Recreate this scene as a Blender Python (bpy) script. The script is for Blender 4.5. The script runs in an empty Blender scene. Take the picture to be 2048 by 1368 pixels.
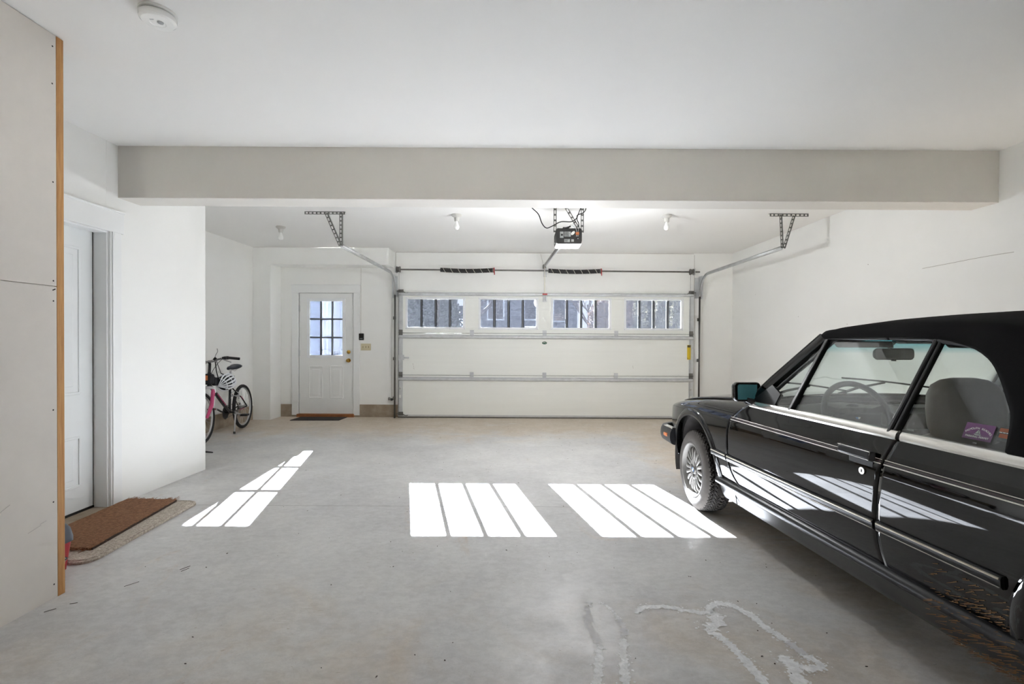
import bpy, math, random
from mathutils import Vector, Matrix
random.seed(7)
PI = math.pi
sc = bpy.context.scene
COL = sc.collection
V = Vector
SKY, SUN, EXPO = 2.4, 400.0, 2.23
HC, DW, SL = 1.336, 7.967, 0.0166          # camera height, depth of the garage-door wall, fall of the slab towards it

def fz(y):
    return SL * (DW - y)
def at(x, z, y):                            # a point measured on the far wall, moved to the depth y on the same sight line
    s = y / DW
    return V((x * s, y, HC + (z - HC) * s))
def lin(*c):
    return tuple((v / 255 / 12.92 if v / 255 <= .04045 else ((v / 255 + .055) / 1.055) ** 2.4) for v in c)

# ------------------------------------------------------------------ materials
def nt(m):
    m.use_nodes = True
    t = m.node_tree
    t.nodes.clear()
    return t
def N(t, kind, **kw):
    n = t.nodes.new('ShaderNode' + kind)
    for k, v in kw.items():
        if k in n.inputs: n.inputs[k].default_value = v
        else: setattr(n, k, v)
    return n
MATS = {}
def mat(name, col, rough=.5, metal=0., vary=.0, scale=6., bump=0., bscale=60., coat=0., col2=None, stretch=(1, 1, 1), spec=.5, trans=0., emit=None, estr=0., detail=6., sheen=0.):
    m = bpy.data.materials.new(name); t = nt(m)
    out = N(t, 'OutputMaterial'); b = N(t, 'BsdfPrincipled')
    t.links.new(b.outputs[0], out.inputs[0])
    b.inputs['Base Color'].default_value = (*col, 1)
    b.inputs['Roughness'].default_value = rough
    b.inputs['Metallic'].default_value = metal
    b.inputs['Specular IOR Level'].default_value = spec
    b.inputs['Coat Weight'].default_value = coat
    b.inputs['Coat Roughness'].default_value = .03
    b.inputs['Sheen Weight'].default_value = sheen
    if emit:
        b.inputs['Emission Color'].default_value = (*emit, 1); b.inputs['Emission Strength'].default_value = estr
    if vary or col2 or bump:
        tc = N(t, 'TexCoord'); mp = N(t, 'Mapping'); mp.inputs['Scale'].default_value = stretch
        t.links.new(tc.outputs['Object'], mp.inputs[0])
    if vary or col2:
        no = N(t, 'TexNoise', Scale=scale, Detail=detail, Roughness=.6)
        t.links.new(mp.outputs[0], no.inputs['Vector'])
        r = N(t, 'ValToRGB')
        c2 = col2 or tuple(c * (1 - vary) for c in col)
        c1 = col if col2 else tuple(min(1, c * (1 + vary)) for c in col)
        r.color_ramp.elements[0].position = .32; r.color_ramp.elements[1].position = .68
        r.color_ramp.elements[0].color = (*c2, 1); r.color_ramp.elements[1].color = (*c1, 1)
        t.links.new(no.outputs['Fac'], r.inputs[0]); t.links.new(r.outputs[0], b.inputs['Base Color'])
    if bump:
        n2 = N(t, 'TexNoise', Scale=bscale, Detail=4.)
        t.links.new(mp.outputs[0], n2.inputs['Vector'])
        bp = N(t, 'Bump', Strength=bump, Distance=.01)
        t.links.new(n2.outputs['Fac'], bp.inputs['Height']); t.links.new(bp.outputs[0], b.inputs['Normal'])
    MATS[name] = m
    return m

def math_node(t, op, a, b=None):
    n = N(t, 'Math', operation=op)
    for i, q in enumerate((a, b)):
        if q is None: continue
        if isinstance(q, (int, float)): n.inputs[i].default_value = q
        else: t.links.new(q, n.inputs[i])
    return n.outputs[0]

def glass(name, tint, haze=0., hazecol=(.8, .85, .9), band=None, rough=.0):
    """thin pane: tinted see-through, mirror by fresnel, and a share of dust that scatters"""
    m = bpy.data.materials.new(name); t = nt(m)
    out = N(t, 'OutputMaterial'); tr = N(t, 'BsdfTransparent'); gl = N(t, 'BsdfGlossy', Roughness=rough)
    gl.inputs[0].default_value = (1, 1, 1, 1)
    tr.inputs[0].default_value = (*tint, 1)
    lw = N(t, 'LayerWeight', Blend=.5); mx = N(t, 'MixShader')
    fres = math_node(t, 'ADD', math_node(t, 'MULTIPLY', math_node(t, 'POWER', lw.outputs['Facing'], 5.), .92), .06)
    last = tr.outputs[0]
    if band:
        tc = N(t, 'TexCoord'); sx = N(t, 'SeparateXYZ'); t.links.new(tc.outputs['Object'], sx.inputs[0])
        mr = N(t, 'MapRange'); mr.inputs['From Min'].default_value = band[0]; mr.inputs['From Max'].default_value = band[1]
        t.links.new(sx.outputs['Z'], mr.inputs['Value'])
        mc = N(t, 'MixRGB'); mc.inputs['Color1'].default_value = (*tint, 1); mc.inputs['Color2'].default_value = (*band[2], 1)
        t.links.new(mr.outputs[0], mc.inputs['Fac']); t.links.new(mc.outputs[0], tr.inputs[0])
    if haze:
        tc2 = N(t, 'TexCoord'); no = N(t, 'TexNoise', Scale=55., Detail=8., Roughness=.75)
        t.links.new(tc2.outputs['Object'], no.inputs['Vector'])
        mr2 = N(t, 'MapRange'); mr2.inputs['From Min'].default_value = .45; mr2.inputs['From Max'].default_value = .75
        mr2.inputs['To Min'].default_value = haze * .5; mr2.inputs['To Max'].default_value = haze * 2.
        t.links.new(no.outputs['Fac'], mr2.inputs['Value'])
        di = N(t, 'BsdfTranslucent'); di.inputs[0].default_value = (*hazecol, 1)
        m2 = N(t, 'MixShader'); t.links.new(mr2.outputs[0], m2.inputs[0])
        t.links.new(last, m2.inputs[1]); t.links.new(di.outputs[0], m2.inputs[2]); last = m2.outputs[0]
    t.links.new(fres, mx.inputs[0]); t.links.new(last, mx.inputs[1]); t.links.new(gl.outputs[0], mx.inputs[2])
    t.links.new(mx.outputs[0], out.inputs[0])
    MATS[name] = m
    return m

def floor_mat():
    m = bpy.data.materials.new('concrete_floor'); t = nt(m); L = t.links.new
    out = N(t, 'OutputMaterial'); b = N(t, 'BsdfPrincipled'); L(b.outputs[0], out.inputs[0])
    tc = N(t, 'TexCoord'); sx = N(t, 'SeparateXYZ'); L(tc.outputs['Object'], sx.inputs[0])
    def noise(scale, detail=6, rough=.6, stretch=None, dist=0.):
        n = N(t, 'TexNoise', Scale=scale, Detail=detail, Roughness=rough, Distortion=dist)
        if stretch:
            mp = N(t, 'Mapping'); mp.inputs['Scale'].default_value = stretch; L(tc.outputs['Object'], mp.inputs[0]); L(mp.outputs[0], n.inputs['Vector'])
        else: L(tc.outputs['Object'], n.inputs['Vector'])
        return n.outputs['Fac']
    def mr(v, a, b_, c=0., d=1.):
        n = N(t, 'MapRange'); n.interpolation_type = 'SMOOTHSTEP'
        for k, q in zip(('From Min', 'From Max', 'To Min', 'To Max'), (a, b_, c, d)): n.inputs[k].default_value = q
        L(v, n.inputs['Value']); return n.outputs[0]
    def mix(f, c1, c2, blend='MIX'):
        n = N(t, 'MixRGB', blend_type=blend)
        if isinstance(f, (int, float)): n.inputs[0].default_value = f
        else: L(f, n.inputs[0])
        for i, c in ((1, c1), (2, c2)):
            if isinstance(c, tuple): n.inputs[i].default_value = (*c, 1)
            else: L(c, n.inputs[i])
        return n.outputs[0]
    grey = mix(mr(noise(1.3), .35, .65), FGREY, FGREY2)
    # tan staining: by the doors, along the walls and under the car, broken up by noise
    y, x = sx.outputs['Y'], sx.outputs['X']
    zone = math_node(t, 'MAXIMUM', mr(y, 5.2, 7.6), math_node(t, 'MULTIPLY', mr(y, 3.2, 1.2), .42))
    zone = math_node(t, 'MAXIMUM', zone, math_node(t, 'MULTIPLY', mr(x, .9, 2.0), .9))
    zone = math_node(t, 'ADD', zone, math_node(t, 'MULTIPLY', math_node(t, 'SUBTRACT', noise(1.6, 7, .65, None, .6), .5), 1.5))
    c = mix(math_node(t, 'MULTIPLY', mr(zone, .15, .85), .95), grey, FTAN)
    rust = mr(noise(2.2, 8, .7, (1, .45, 1), 1.), .60, .74)
    c = mix(math_node(t, 'MULTIPLY', rust, .55), c, FRUST)
    pale = mr(noise(3.1, 9, .72, (.6, 1.4, 1), .8), .56, .72)
    c = mix(math_node(t, 'MULTIPLY', pale, .6), c, FPALE)
    streak = mr(noise(9, 8, .72, (.25, 1.6, 1)), .52, .72)
    c = mix(math_node(t, 'MULTIPLY', streak, .24), c, FDARK)
    c = mix(.17, c, mix(mr(noise(24, 10, .78, (.8, 1.15, 1), .3), .36, .64), lin(136, 132, 128), lin(240, 238, 235)))
    scuff = math_node(t, 'MULTIPLY', mr(noise(26, 4, .6, (.35, 3., 1), 1.2), .63, .70), mr(noise(1.7, 3, .5), .5, .62))
    c = mix(math_node(t, 'MULTIPLY', scuff, .55), c, lin(236, 235, 233))
    spl = mr(noise(34, 3, .6, (.6, 1, 1), .4), .70, .74)
    c = mix(math_node(t, 'MULTIPLY', spl, .45), c, lin(150, 128, 106))
    speck = mr(noise(85, 3, .5), .70, .76)
    c = mix(math_node(t, 'MULTIPLY', speck, .35), c, lin(110, 102, 92))
    fine = noise(220, 2, .5)
    c = mix(.10, c, mix(fine, lin(120, 116, 112), lin(235, 232, 228)))
    # saw-cut control joint across the slab
    j = math_node(t, 'LESS_THAN', math_node(t, 'ABSOLUTE', math_node(t, 'SUBTRACT', y, 3.570)), .0032)
    c = mix(math_node(t, 'MULTIPLY', j, .7), c, lin(105, 98, 92))
    L(c, b.inputs['Base Color'])
    L(mr(noise(4, 6, .6), .3, .7, .34, .55), b.inputs['Roughness'])
    bp = N(t, 'Bump', Strength=.14, Distance=.006); L(noise(40, 8, .65), bp.inputs['Height']); L(bp.outputs[0], b.inputs['Normal'])
    MATS['concrete_floor'] = m
    return m
FGREY, FGREY2 = lin(194, 193, 193), lin(212, 211, 209)
FTAN, FRUST, FPALE, FDARK = lin(204, 186, 163), lin(192, 164, 136), lin(226, 226, 227), lin(158, 156, 155)

# ------------------------------------------------------------------ mesh builder
class MB:
    def __init__(s): s.v = []; s.f = []; s.m = []
    def add(s, vs, fs, mi=0):
        o = len(s.v); s.v += [tuple(v) for v in vs]
        s.f += [tuple(i + o for i in f) for f in fs]; s.m += [mi] * len(fs)
        return s
    def box(s, x0, x1, y0, y1, z0, z1, mi=0):
        return s.add([(x, y, z) for z in (z0, z1) for y in (y0, y1) for x in (x0, x1)],
                     [(0, 2, 3, 1), (4, 5, 7, 6), (0, 1, 5, 4), (2, 6, 7, 3), (0, 4, 6, 2), (1, 3, 7, 5)], mi)
    def obox(s, c, a, b, d, mi=0):
        c, a, b, d = V(c), V(a), V(b), V(d)
        if a.cross(b).dot(d) < 0: a = -a
        return s.add([c + i * a + j * b + k * d for k in (-1, 1) for j in (-1, 1) for i in (-1, 1)],
                     [(0, 2, 3, 1), (4, 5, 7, 6), (0, 1, 5, 4), (2, 6, 7, 3), (0, 4, 6, 2), (1, 3, 7, 5)], mi)
    def bar(s, p, q, w, h, up=(0, 0, 1), mi=0):
        p, q = V(p), V(q); d = (q - p); a = d.cross(V(up))
        if a.length < 1e-6: a = d.cross(V((1, 0, 0)))
        a.normalize(); b = a.cross(d).normalized()
        return s.obox((p + q) / 2, a * w / 2, b * h / 2, d / 2, mi)
    def tube(s, path, r, seg=10, closed=False, caps=True, mi=0, sx=1., ref=None):
        P = [V(p) for p in path]; n = len(P); R = r if isinstance(r, (list, tuple)) else [r] * n
        T = []
        for i in range(n):
            a = P[(i - 1) % n] if closed or i else P[i]; b = P[(i + 1) % n] if closed or i < n - 1 else P[i]
            d = b - a; T.append(d.normalized() if d.length > 1e-9 else V((0, 0, 1)))
        u = V(ref) if ref else (V((0, 0, 1)) if abs(T[0].z) < .9 else V((1, 0, 0)))
        vs = []
        for i in range(n):
            u = u - T[i] * u.dot(T[i])
            if u.length < 1e-6: u = T[i].orthogonal()
            u.normalize(); w = T[i].cross(u)
            for k in range(seg):
                a = 2 * PI * k / seg; vs.append(P[i] + u * math.cos(a) * R[i] + w * math.sin(a) * R[i] * sx)
        fs = []
        for i in range(n if closed else n - 1):
            for k in range(seg):
                a, b = i * seg + k, i * seg + (k + 1) % seg; j = ((i + 1) % n) * seg
                fs.append((a, b, j + (k + 1) % seg, j + k))
        if caps and not closed:
            fs.append(tuple(range(seg - 1, -1, -1))); fs.append(tuple((n - 1) * seg + k for k in range(seg)))
        return s.add(vs, fs, mi)
    def lathe(s, prof, o=(0, 0, 0), axis=(0, 0, 1), seg=32, mi=0, a0=0., a1=2 * PI, xdir=None):
        """prof: (radius, height along axis)"""
        ax = V(axis).normalized(); u = V(xdir) if xdir else ax.orthogonal().normalized(); w = ax.cross(u); o = V(o)
        full = abs(a1 - a0 - 2 * PI) < 1e-6; m = seg if full else seg + 1; n = len(prof); vs = []
        for i in range(m):
            a = a0 + (a1 - a0) * i / seg; d = u * math.cos(a) + w * math.sin(a)
            for r, h in prof: vs.append(o + d * r + ax * h)
        fs = []
        for i in range(seg):
            j = (i + 1) % m
            for k in range(n - 1): fs.append((i * n + k, j * n + k, j * n + k + 1, i * n + k + 1))
        return s.add(vs, fs, mi)
    def disc(s, o, axis, r, seg=24, mi=0, r2=None):
        ax = V(axis).normalized(); u = ax.orthogonal().normalized(); w = ax.cross(u); o = V(o)
        r2 = r2 or r
        return s.add([o + u * r * math.cos(2 * PI * k / seg) + w * r2 * math.sin(2 * PI * k / seg) for k in range(seg)], [tuple(range(seg))], mi)
    def cyl(s, p, q, r, seg=16, mi=0): return s.tube([p, q], r, seg, mi=mi)
    def grid(s, P, mi=0, flip=False, closed=False):
        n, m = len(P), len(P[0]); fs = []
        for i in range(n - 1):
            for j in range(m if closed else m - 1):
                k = (j + 1) % m
                f = (i * m + j, i * m + k, (i + 1) * m + k, (i + 1) * m + j)
                fs.append(f[::-1] if flip else f)
        return s.add([p for r in P for p in r], fs, mi)
    def prism(s, poly, ext, mi=0):
        n = len(poly); P = [V(p) for p in poly]; e = V(ext)
        fs = [tuple(range(n))[::-1], tuple(range(n, 2 * n))] + [(i, (i + 1) % n, n + (i + 1) % n, n + i) for i in range(n)]
        nn = V((0, 0, 0))
        for i in range(n): nn += P[i].cross(P[(i + 1) % n])
        if nn.dot(e) < 0: fs = [f[::-1] for f in fs]
        return s.add(P + [p + e for p in P], fs, mi)
    def face(s, pts, mi=0): return s.add(pts, [tuple(range(len(pts)))], mi)
    def ball(s, c, r, seg=12, ring=8, mi=0, sc_=(1, 1, 1)):
        c = V(c); P = []
        for i in range(ring + 1):
            a = -PI / 2 + PI * i / ring
            P.append([c + V((r * sc_[0] * math.cos(a) * math.cos(2 * PI * k / seg), r * sc_[1] * math.cos(a) * math.sin(2 * PI * k / seg), r * sc_[2] * math.sin(a))) for k in range(seg)])
        return s.grid(P, mi, closed=True)
    def join(s, o, M=None):
        return s.add([(M @ V(v)) if M else v for v in o.v], o.f) if o.f else s
    def mirror(s):
        r = MB(); r.v = [(-x, y, z) for x, y, z in s.v]; r.f = [f[::-1] for f in s.f]; r.m = list(s.m); return r
    def build(s, name, mats, parent=None, smooth=35, bevel=0., bseg=2, solid=0., sub=0, kind=None, label=None):
        me = bpy.data.meshes.new(name); me.from_pydata(s.v, [], s.f); me.validate(clean_customdata=False)
        for q in (mats if isinstance(mats, (list, tuple)) else [mats]): me.materials.append(MATS[q] if isinstance(q, str) else q)
        if len(me.polygons) == len(s.m): me.polygons.foreach_set('material_index', s.m)
        if smooth:
            me.polygons.foreach_set('use_smooth', [True] * len(me.polygons))
            me.set_sharp_from_angle(angle=math.radians(smooth))
        me.update()
        o = bpy.data.objects.new(name, me); COL.objects.link(o)
        if parent is not None:
            o.parent = parent
            r = root_of(parent)
            if not r.get('_local'): o.matrix_parent_inverse = world(parent).inverted()
        if solid:
            q = o.modifiers.new('thickness', 'SOLIDIFY'); q.thickness = solid; q.offset = -1
        if bevel:
            q = o.modifiers.new('edges', 'BEVEL'); q.width = bevel; q.segments = bseg; q.limit_method = 'ANGLE'; q.angle_limit = math.radians(40)
        if sub:
            q = o.modifiers.new('smoothing', 'SUBSURF'); q.levels = sub; q.render_levels = sub
        if kind: o['kind'] = kind
        if label: o['label'] = label
        return o
def root_of(o):
    while o.parent: o = o.parent
    return o
def world(o):
    m = o.matrix_basis.copy()
    if o.parent: m = world(o.parent) @ o.matrix_parent_inverse @ m
    return m
LOCAL = []
def thing(name, label, cat, loc=(0, 0, 0), M=None, group=None, local=False):
    o = bpy.data.objects.new(name, None); COL.objects.link(o); o.empty_display_size = .1
    if M is not None: o.matrix_basis = M
    else: o.location = loc
    o['label'] = label; o['category'] = cat
    if group: o['group'] = group
    if local: o['_local'] = 1; LOCAL.append(o)
    return o
def tag(o, label, cat, group=None):
    o['label'] = label; o['category'] = cat
    if group: o['group'] = group
    return o
def struct(name, mb, m, parent=None, **kw):
    o = mb.build(name, m, parent, **kw)
    if parent is None: o['kind'] = 'structure'
    return o
def dup(root, delta, label, group=None):
    def cp(o, par):
        c = o.copy(); COL.objects.link(c)
        if par is not None: c.parent = par
        for ch in [q for q in bpy.data.objects if q.parent == o]: cp(ch, c)
        return c
    r = cp(root, None); r.location = root.location + V(delta); r['label'] = label
    if group: r['group'] = group
    return r
def text_mb(txt, size, M, depth=.0006, align='CENTER'):
    cu = bpy.data.curves.new('lettering', 'FONT'); cu.body = txt; cu.size = size; cu.align_x = align; cu.align_y = 'CENTER'; cu.extrude = depth
    ob = bpy.data.objects.new('lettering', cu)
    me = bpy.data.meshes.new_from_object(ob)
    mb = MB(); mb.add([M @ v.co for v in me.vertices], [tuple(p.vertices) for p in me.polygons])
    bpy.data.objects.remove(ob); bpy.data.curves.remove(cu); bpy.data.meshes.remove(me)
    return mb
def frame(o, x, y):
    x, y = V(x).normalized(), V(y).normalized(); z = x.cross(y)
    M = Matrix.Identity(4)
    for i in range(3): M[i][0], M[i][1], M[i][2], M[i][3] = x[i], y[i], z[i], o[i]
    return M
def itp(pts):
    """monotone-ish hermite through (x, y) pairs, flat beyond the ends"""
    pts = sorted(pts); X = [p[0] for p in pts]; Y = [p[1] for p in pts]; n = len(X)
    d = [(Y[i + 1] - Y[i]) / (X[i + 1] - X[i]) for i in range(n - 1)]
    m = [d[0]] + [0 if d[i - 1] * d[i] <= 0 else 2 * d[i - 1] * d[i] / (d[i - 1] + d[i]) for i in range(1, n - 1)] + [d[-1]]
    def f(x):
        if x <= X[0]: return Y[0]
        if x >= X[-1]: return Y[-1]
        i = max(k for k in range(n - 1) if X[k] <= x); h = X[i + 1] - X[i]; t = (x - X[i]) / h
        return Y[i] * (2 * t**3 - 3 * t * t + 1) + m[i] * h * (t**3 - 2 * t * t + t) + Y[i + 1] * (3 * t * t - 2 * t**3) + m[i + 1] * h * (t**3 - t * t)
    return f
def lerp(a, b, t): return a + (b - a) * t
def spline(pts, n=8):
    P = [V(p) for p in pts]; out = []
    for i in range(len(P) - 1):
        a = P[max(i - 1, 0)]; b = P[i]; c = P[i + 1]; d = P[min(i + 2, len(P) - 1)]
        for k in range(n):
            t = k / n; out.append(.5 * ((2 * b) + (c - a) * t + (2 * a - 5 * b + 4 * c - d) * t * t + (3 * b - a - 3 * c + d) * t**3))
    out.append(P[-1]); return out

# ------------------------------------------------------------------ material set
floor_mat()
mat('wall_paint', lin(242, 242, 239), .62, vary=.012, scale=1.6, bump=.02, bscale=180)
mat('ceiling_paint', lin(238, 237, 234), .7, vary=.008, scale=1.3, bump=.02, bscale=160)
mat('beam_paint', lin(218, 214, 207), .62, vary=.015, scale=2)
mat('drywall', lin(222, 216, 209), .8, vary=.02, scale=9, bump=.03, bscale=220)
mat('white_trim', lin(238, 239, 238), .38, vary=.01, scale=4)
mat('door_paint', lin(240, 241, 239), .35, vary=.012, scale=5)
mat('door_paint_cool', lin(230, 233, 233), .35, vary=.012, scale=5)
mat('sash_white', lin(240, 242, 244), .4)
mat('muntin_grey', lin(92, 96, 102), .45)
mat('gap_dark', lin(40, 36, 32), .8)
mat('seam_grey', lin(150, 142, 130), .8)
mat('wood_stud', lin(208, 158, 98), .6, col2=lin(182, 128, 72), scale=7, stretch=(14, 14, .9), bump=.05, bscale=40)
mat('concrete_curb', lin(176, 162, 143), .9, col2=lin(146, 130, 110), scale=7, bump=.25, bscale=30, detail=9)
mat('steel_galv', lin(204, 206, 207), .5, .35, vary=.08, scale=14)
mat('steel_dark', lin(120, 118, 114), .42, .85, vary=.15, scale=12)
mat('steel_track', lin(190, 191, 190), .4, .5, vary=.12, scale=8)
mat('angle_iron', lin(138, 138, 134), .45, .7, vary=.1, scale=12)
mat('black_paint', lin(26, 26, 27), .45)
mat('spring_black', lin(30, 29, 28), .5, vary=.2, scale=40)
mat('spring_line', lin(205, 200, 190), .6)
mat('red_paint', lin(168, 42, 38), .5)
mat('panel_door', lin(240, 241, 236), .5, vary=.012, scale=3, bump=.03, bscale=9, stretch=(.3, 1, 7))
mat('label_yellow', lin(228, 196, 40), .5)
mat('ink_black', lin(22, 22, 22), .5)
mat('badge_green', lin(40, 92, 66), .4)
mat('label_white', lin(232, 232, 228), .5)
mat('label_grey', lin(170, 172, 172), .5)
mat('lens_lit', lin(245, 245, 245), .5, emit=(1, .98, .95), estr=1.0)
mat('bulb_white', lin(246, 246, 242), .2)
mat('porcelain', lin(196, 194, 188), .35)
mat('brass', lin(214, 174, 92), .18, 1.)
mat('almond', lin(214, 204, 172), .4)
mat('almond_dark', lin(176, 164, 130), .5)
mat('threshold_wood', lin(150, 92, 50), .6, vary=.2, scale=10)
mat('coir', lin(158, 112, 78), .95, col2=lin(112, 74, 48), scale=60, bump=.9, bscale=140, detail=9)
mat('coir_edge', lin(66, 52, 44), .95)
mat('rug_white', lin(214, 205, 192), .95, col2=lin(160, 146, 130), scale=70, bump=.9, bscale=110, detail=9)
mat('mat_black', lin(48, 42, 40), .9, vary=.25, scale=80, bump=.5, bscale=200)
mat('bin_red', lin(176, 38, 48), .35)
mat('bin_lid', lin(66, 72, 84), .4)
mat('tub_grey', lin(150, 152, 156), .35)
mat('cable_black', lin(30, 30, 30), .5)
mat('residue_white', lin(250, 250, 250), .8, col2=lin(224, 224, 224), scale=45, bump=.5, bscale=90)
mat('residue_grey', lin(204, 203, 205), .8, col2=lin(220, 218, 217), scale=30)
mat('debris_dark', lin(74, 64, 56), .9)
mat('scuff', lin(188, 182, 176), .8)
mat('scratch', lin(160, 152, 144), .8)
# bicycle
mat('bike_black', lin(24, 24, 28), .25, coat=.5)
mat('bike_pink', lin(196, 62, 116), .3, coat=.4)
mat('bike_white', lin(225, 222, 224), .3, coat=.4)
mat('rubber', lin(34, 33, 33), .75)
mat('alloy', lin(200, 200, 202), .28, .95)
mat('saddle_black', lin(40, 44, 56), .42)
mat('helmet_white', lin(232, 234, 238), .3)
mat('foam_dark', lin(28, 28, 30), .8)
mat('orange_tab', lin(206, 122, 70), .6)
mat('reflector_red', lin(120, 26, 34), .3)
mat('bag_black', lin(26, 28, 34), .7, vary=.3, scale=20)
# car
mat('car_paint', lin(6, 6, 7), .03, spec=.72)
mat('car_trim', lin(24, 24, 26), .3)
mat('car_rubber', lin(20, 20, 21), .55)
mat('bright_trim', lin(226, 224, 218), .22, .9)
mat('insert_cream', lin(206, 200, 182), .35, .3)
mat('stripe_silver', lin(196, 190, 182), .35, .4)
mat('stripe_red', lin(48, 28, 26), .45)
mat('rocker', lin(46, 46, 46), .42, vary=.2, scale=14)
mat('rocker_dirty', lin(40, 40, 40), .38, col2=lin(52, 50, 47), scale=9, stretch=(1, .5, 2))
mat('mud', lin(132, 100, 68), .95)
mat('soft_top', lin(15, 14, 14), .95, bump=.12, bscale=420, spec=.2)
mat('soft_seam', lin(30, 29, 27), .9)
mat('tyre', lin(64, 59, 54), .85, vary=.14, scale=26, bump=.06, bscale=120)
mat('tyre_groove', lin(40, 37, 35), .9)
mat('alloy_wheel', lin(118, 115, 110), .42, .35, vary=.05, scale=20)
mat('wheel_dark', lin(70, 66, 62), .6, .3)
mat('liner', lin(50, 46, 43), .9, vary=.2, scale=12)
mat('amber', lin(172, 92, 44), .2, coat=.5)
mat('mirror_teal', lin(112, 184, 194), .28, .35)  # teal brightened in the colour to stand in for a bright reflection
mat('mirror_dark', lin(100, 102, 98), .25, .6)
mat('dash', lin(44, 46, 43), .6, vary=.1, scale=30)
mat('dash_dark', lin(25, 26, 25), .55)
mat('leather', lin(100, 90, 82), .5, vary=.06, scale=30, bump=.08, bscale=160)
mat('leather_dark', lin(70, 64, 59), .55, vary=.06, scale=30)
mat('carpet_dark', lin(30, 30, 29), .95)
mat('headliner', lin(70, 68, 64), .95)
mat('pillar_grey', lin(120, 122, 120), .6)
mat('sticker_purple', lin(104, 54, 106), .5)
mat('sticker_orange', lin(150, 82, 48), .5)
mat('sticker_dark', lin(60, 66, 64), .5)
mat('etch_grey', lin(160, 168, 162), .5)
mat('roundel_blue', lin(60, 110, 170), .3)
mat('underbody', lin(22, 21, 20), .9)
mat('lamp_clear', lin(210, 214, 216), .1)
mat('lamp_red', lin(150, 20, 24), .15, coat=.5)
glass('door_glass', (.25, .262, .28), haze=.0015, hazecol=(.76, .82, 1.))
glass('entry_glass', (.26, .272, .29), haze=.0005, hazecol=(.72, .80, 1.))
glass('car_glass', (.925, .955, .945))
glass('car_screen', (.925, .96, .955), band=(1.17, 1.245, (.35, .72, .80)))
# outside
mat('bounce_absorber', lin(74, 78, 84), .8)  # dark coat added outside to damp sun bouncing off the front
mat('asphalt', lin(78, 78, 78), .9, vary=.15, scale=3)
mat('bounce_ground', lin(205, 202, 196), .9, vary=.05, scale=2)  # made pale to bounce sunlight into the room from behind
mat('lawn', lin(120, 122, 84), .95, col2=lin(96, 100, 66), scale=5)
mat('siding_pale', lin(170, 178, 196), .6)
mat('siding_grey', lin(120, 124, 134), .7, vary=.05, scale=3)
mat('white_out', lin(235, 238, 244), .5)
mat('roof_out', lin(70, 66, 64), .9, vary=.2, scale=6)
mat('pane_dark', lin(60, 66, 76), .1)
mat('conifer', lin(70, 82, 64), .9, col2=lin(44, 56, 44), scale=5)
mat('conifer_olive', lin(164, 160, 138), .9, col2=lin(104, 106, 92), scale=9)
mat('shrub_tan', lin(158, 142, 130), .9, col2=lin(112, 102, 98), scale=9)
mat('bark', lin(92, 86, 84), .9, vary=.2, scale=12)

# ================================================================== ROOM
XL, XR, ZC = -2.966, 3.585, 2.743           # near left wall, right wall, ceiling
XLR, YB, YF = -4.18, -3.4, DW               # left wall of the bay by the doors, back wall, garage-door wall
YC = 4.585                                  # where the near left wall ends
f = MB()
xs = [-4.35, 3.75]
f.add([(x, y, fz(y) - d) for d in (.12, 0) for y in (YB - .2, YF + .2) for x in xs],
      [(0, 2, 3, 1), (4, 5, 7, 6), (0, 1, 5, 4), (2, 6, 7, 3), (0, 4, 6, 2), (1, 3, 7, 5)])
floor = struct('floor', f, 'concrete_floor', smooth=0)
struct('ceiling', MB().box(-4.35, 3.75, YB - .2, YF + .16, ZC, ZC + .12), 'ceiling_paint', smooth=0)
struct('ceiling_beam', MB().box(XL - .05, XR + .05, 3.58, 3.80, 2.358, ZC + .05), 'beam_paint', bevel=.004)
DY0, DY1 = 2.545, 3.478                     # opening of the door in the near left wall
w = MB().box(XL - .13, XL, YB, DY0, -.06, ZC).box(XL - .13, XL, DY0, DY1, 2.09, ZC).box(XL - .13, XL, DY1, YC, -.06, ZC)
w.box(XLR - .1, XL - .13, YC - .13, YC, -.06, ZC)
struct('wall_left', w, 'wall_paint', smooth=0, bevel=.003)
struct('wall_left_rear', MB().box(XLR - .12, XLR, YC, YF + .15, .235, ZC), 'wall_paint', smooth=0)
struct('baseboard_left', MB().box(XLR - .12, XLR + .004, YC, 7.62, -.06, .235), 'concrete_curb', bevel=.004)
struct('wall_right', MB().box(XR, XR + .12, YB, YF + .15, -.06, ZC), 'wall_paint', smooth=0)
# bulkhead and column round the entry-door recess
w = MB().box(XLR, -3.90, 7.62, YF, -.06, ZC).box(-3.90, -2.03, 7.62, YF, 2.475, ZC)
struct('wall_bulkhead', w, 'wall_paint', bevel=.003)
# garage-door wall
w = MB().box(-4.2, -3.625, YF, YF + .15, .208, ZC).box(-3.625, -2.675, YF, YF + .15, 2.075, ZC)
w.box(-2.675, -1.925, YF, YF + .15, .208, ZC).box(-1.925, 2.915, YF, YF + .15, 2.07, ZC).box(2.915, 3.7, YF, YF + .15, -.06, ZC)
wf = struct('wall_front', w, 'wall_paint', smooth=0)
seam = MB()
def seamline(p, q, wd=.004): seam.bar(V((p[0], YF - .001, p[1])), V((q[0], YF - .001, q[1])), wd, .002, (0, 1, 0))
seamline((-2.0, 2.735), (2.94, 2.735)); seamline((-2.0, 2.735), (-2.0, 2.44)); seamline((2.95, 2.72), (2.95, 2.1))
seamline((-2.575, 2.47), (-2.575, 1.39), .003); seamline((.40, 2.72), (.44, 2.56), .003); seamline((-2.06, 2.3), (-2.06, .33), .003)
seamline((3.05, 2.3), (3.05, .0), .003)
seam.build('panel_seam', 'seam_grey', wf, smooth=0)
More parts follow.
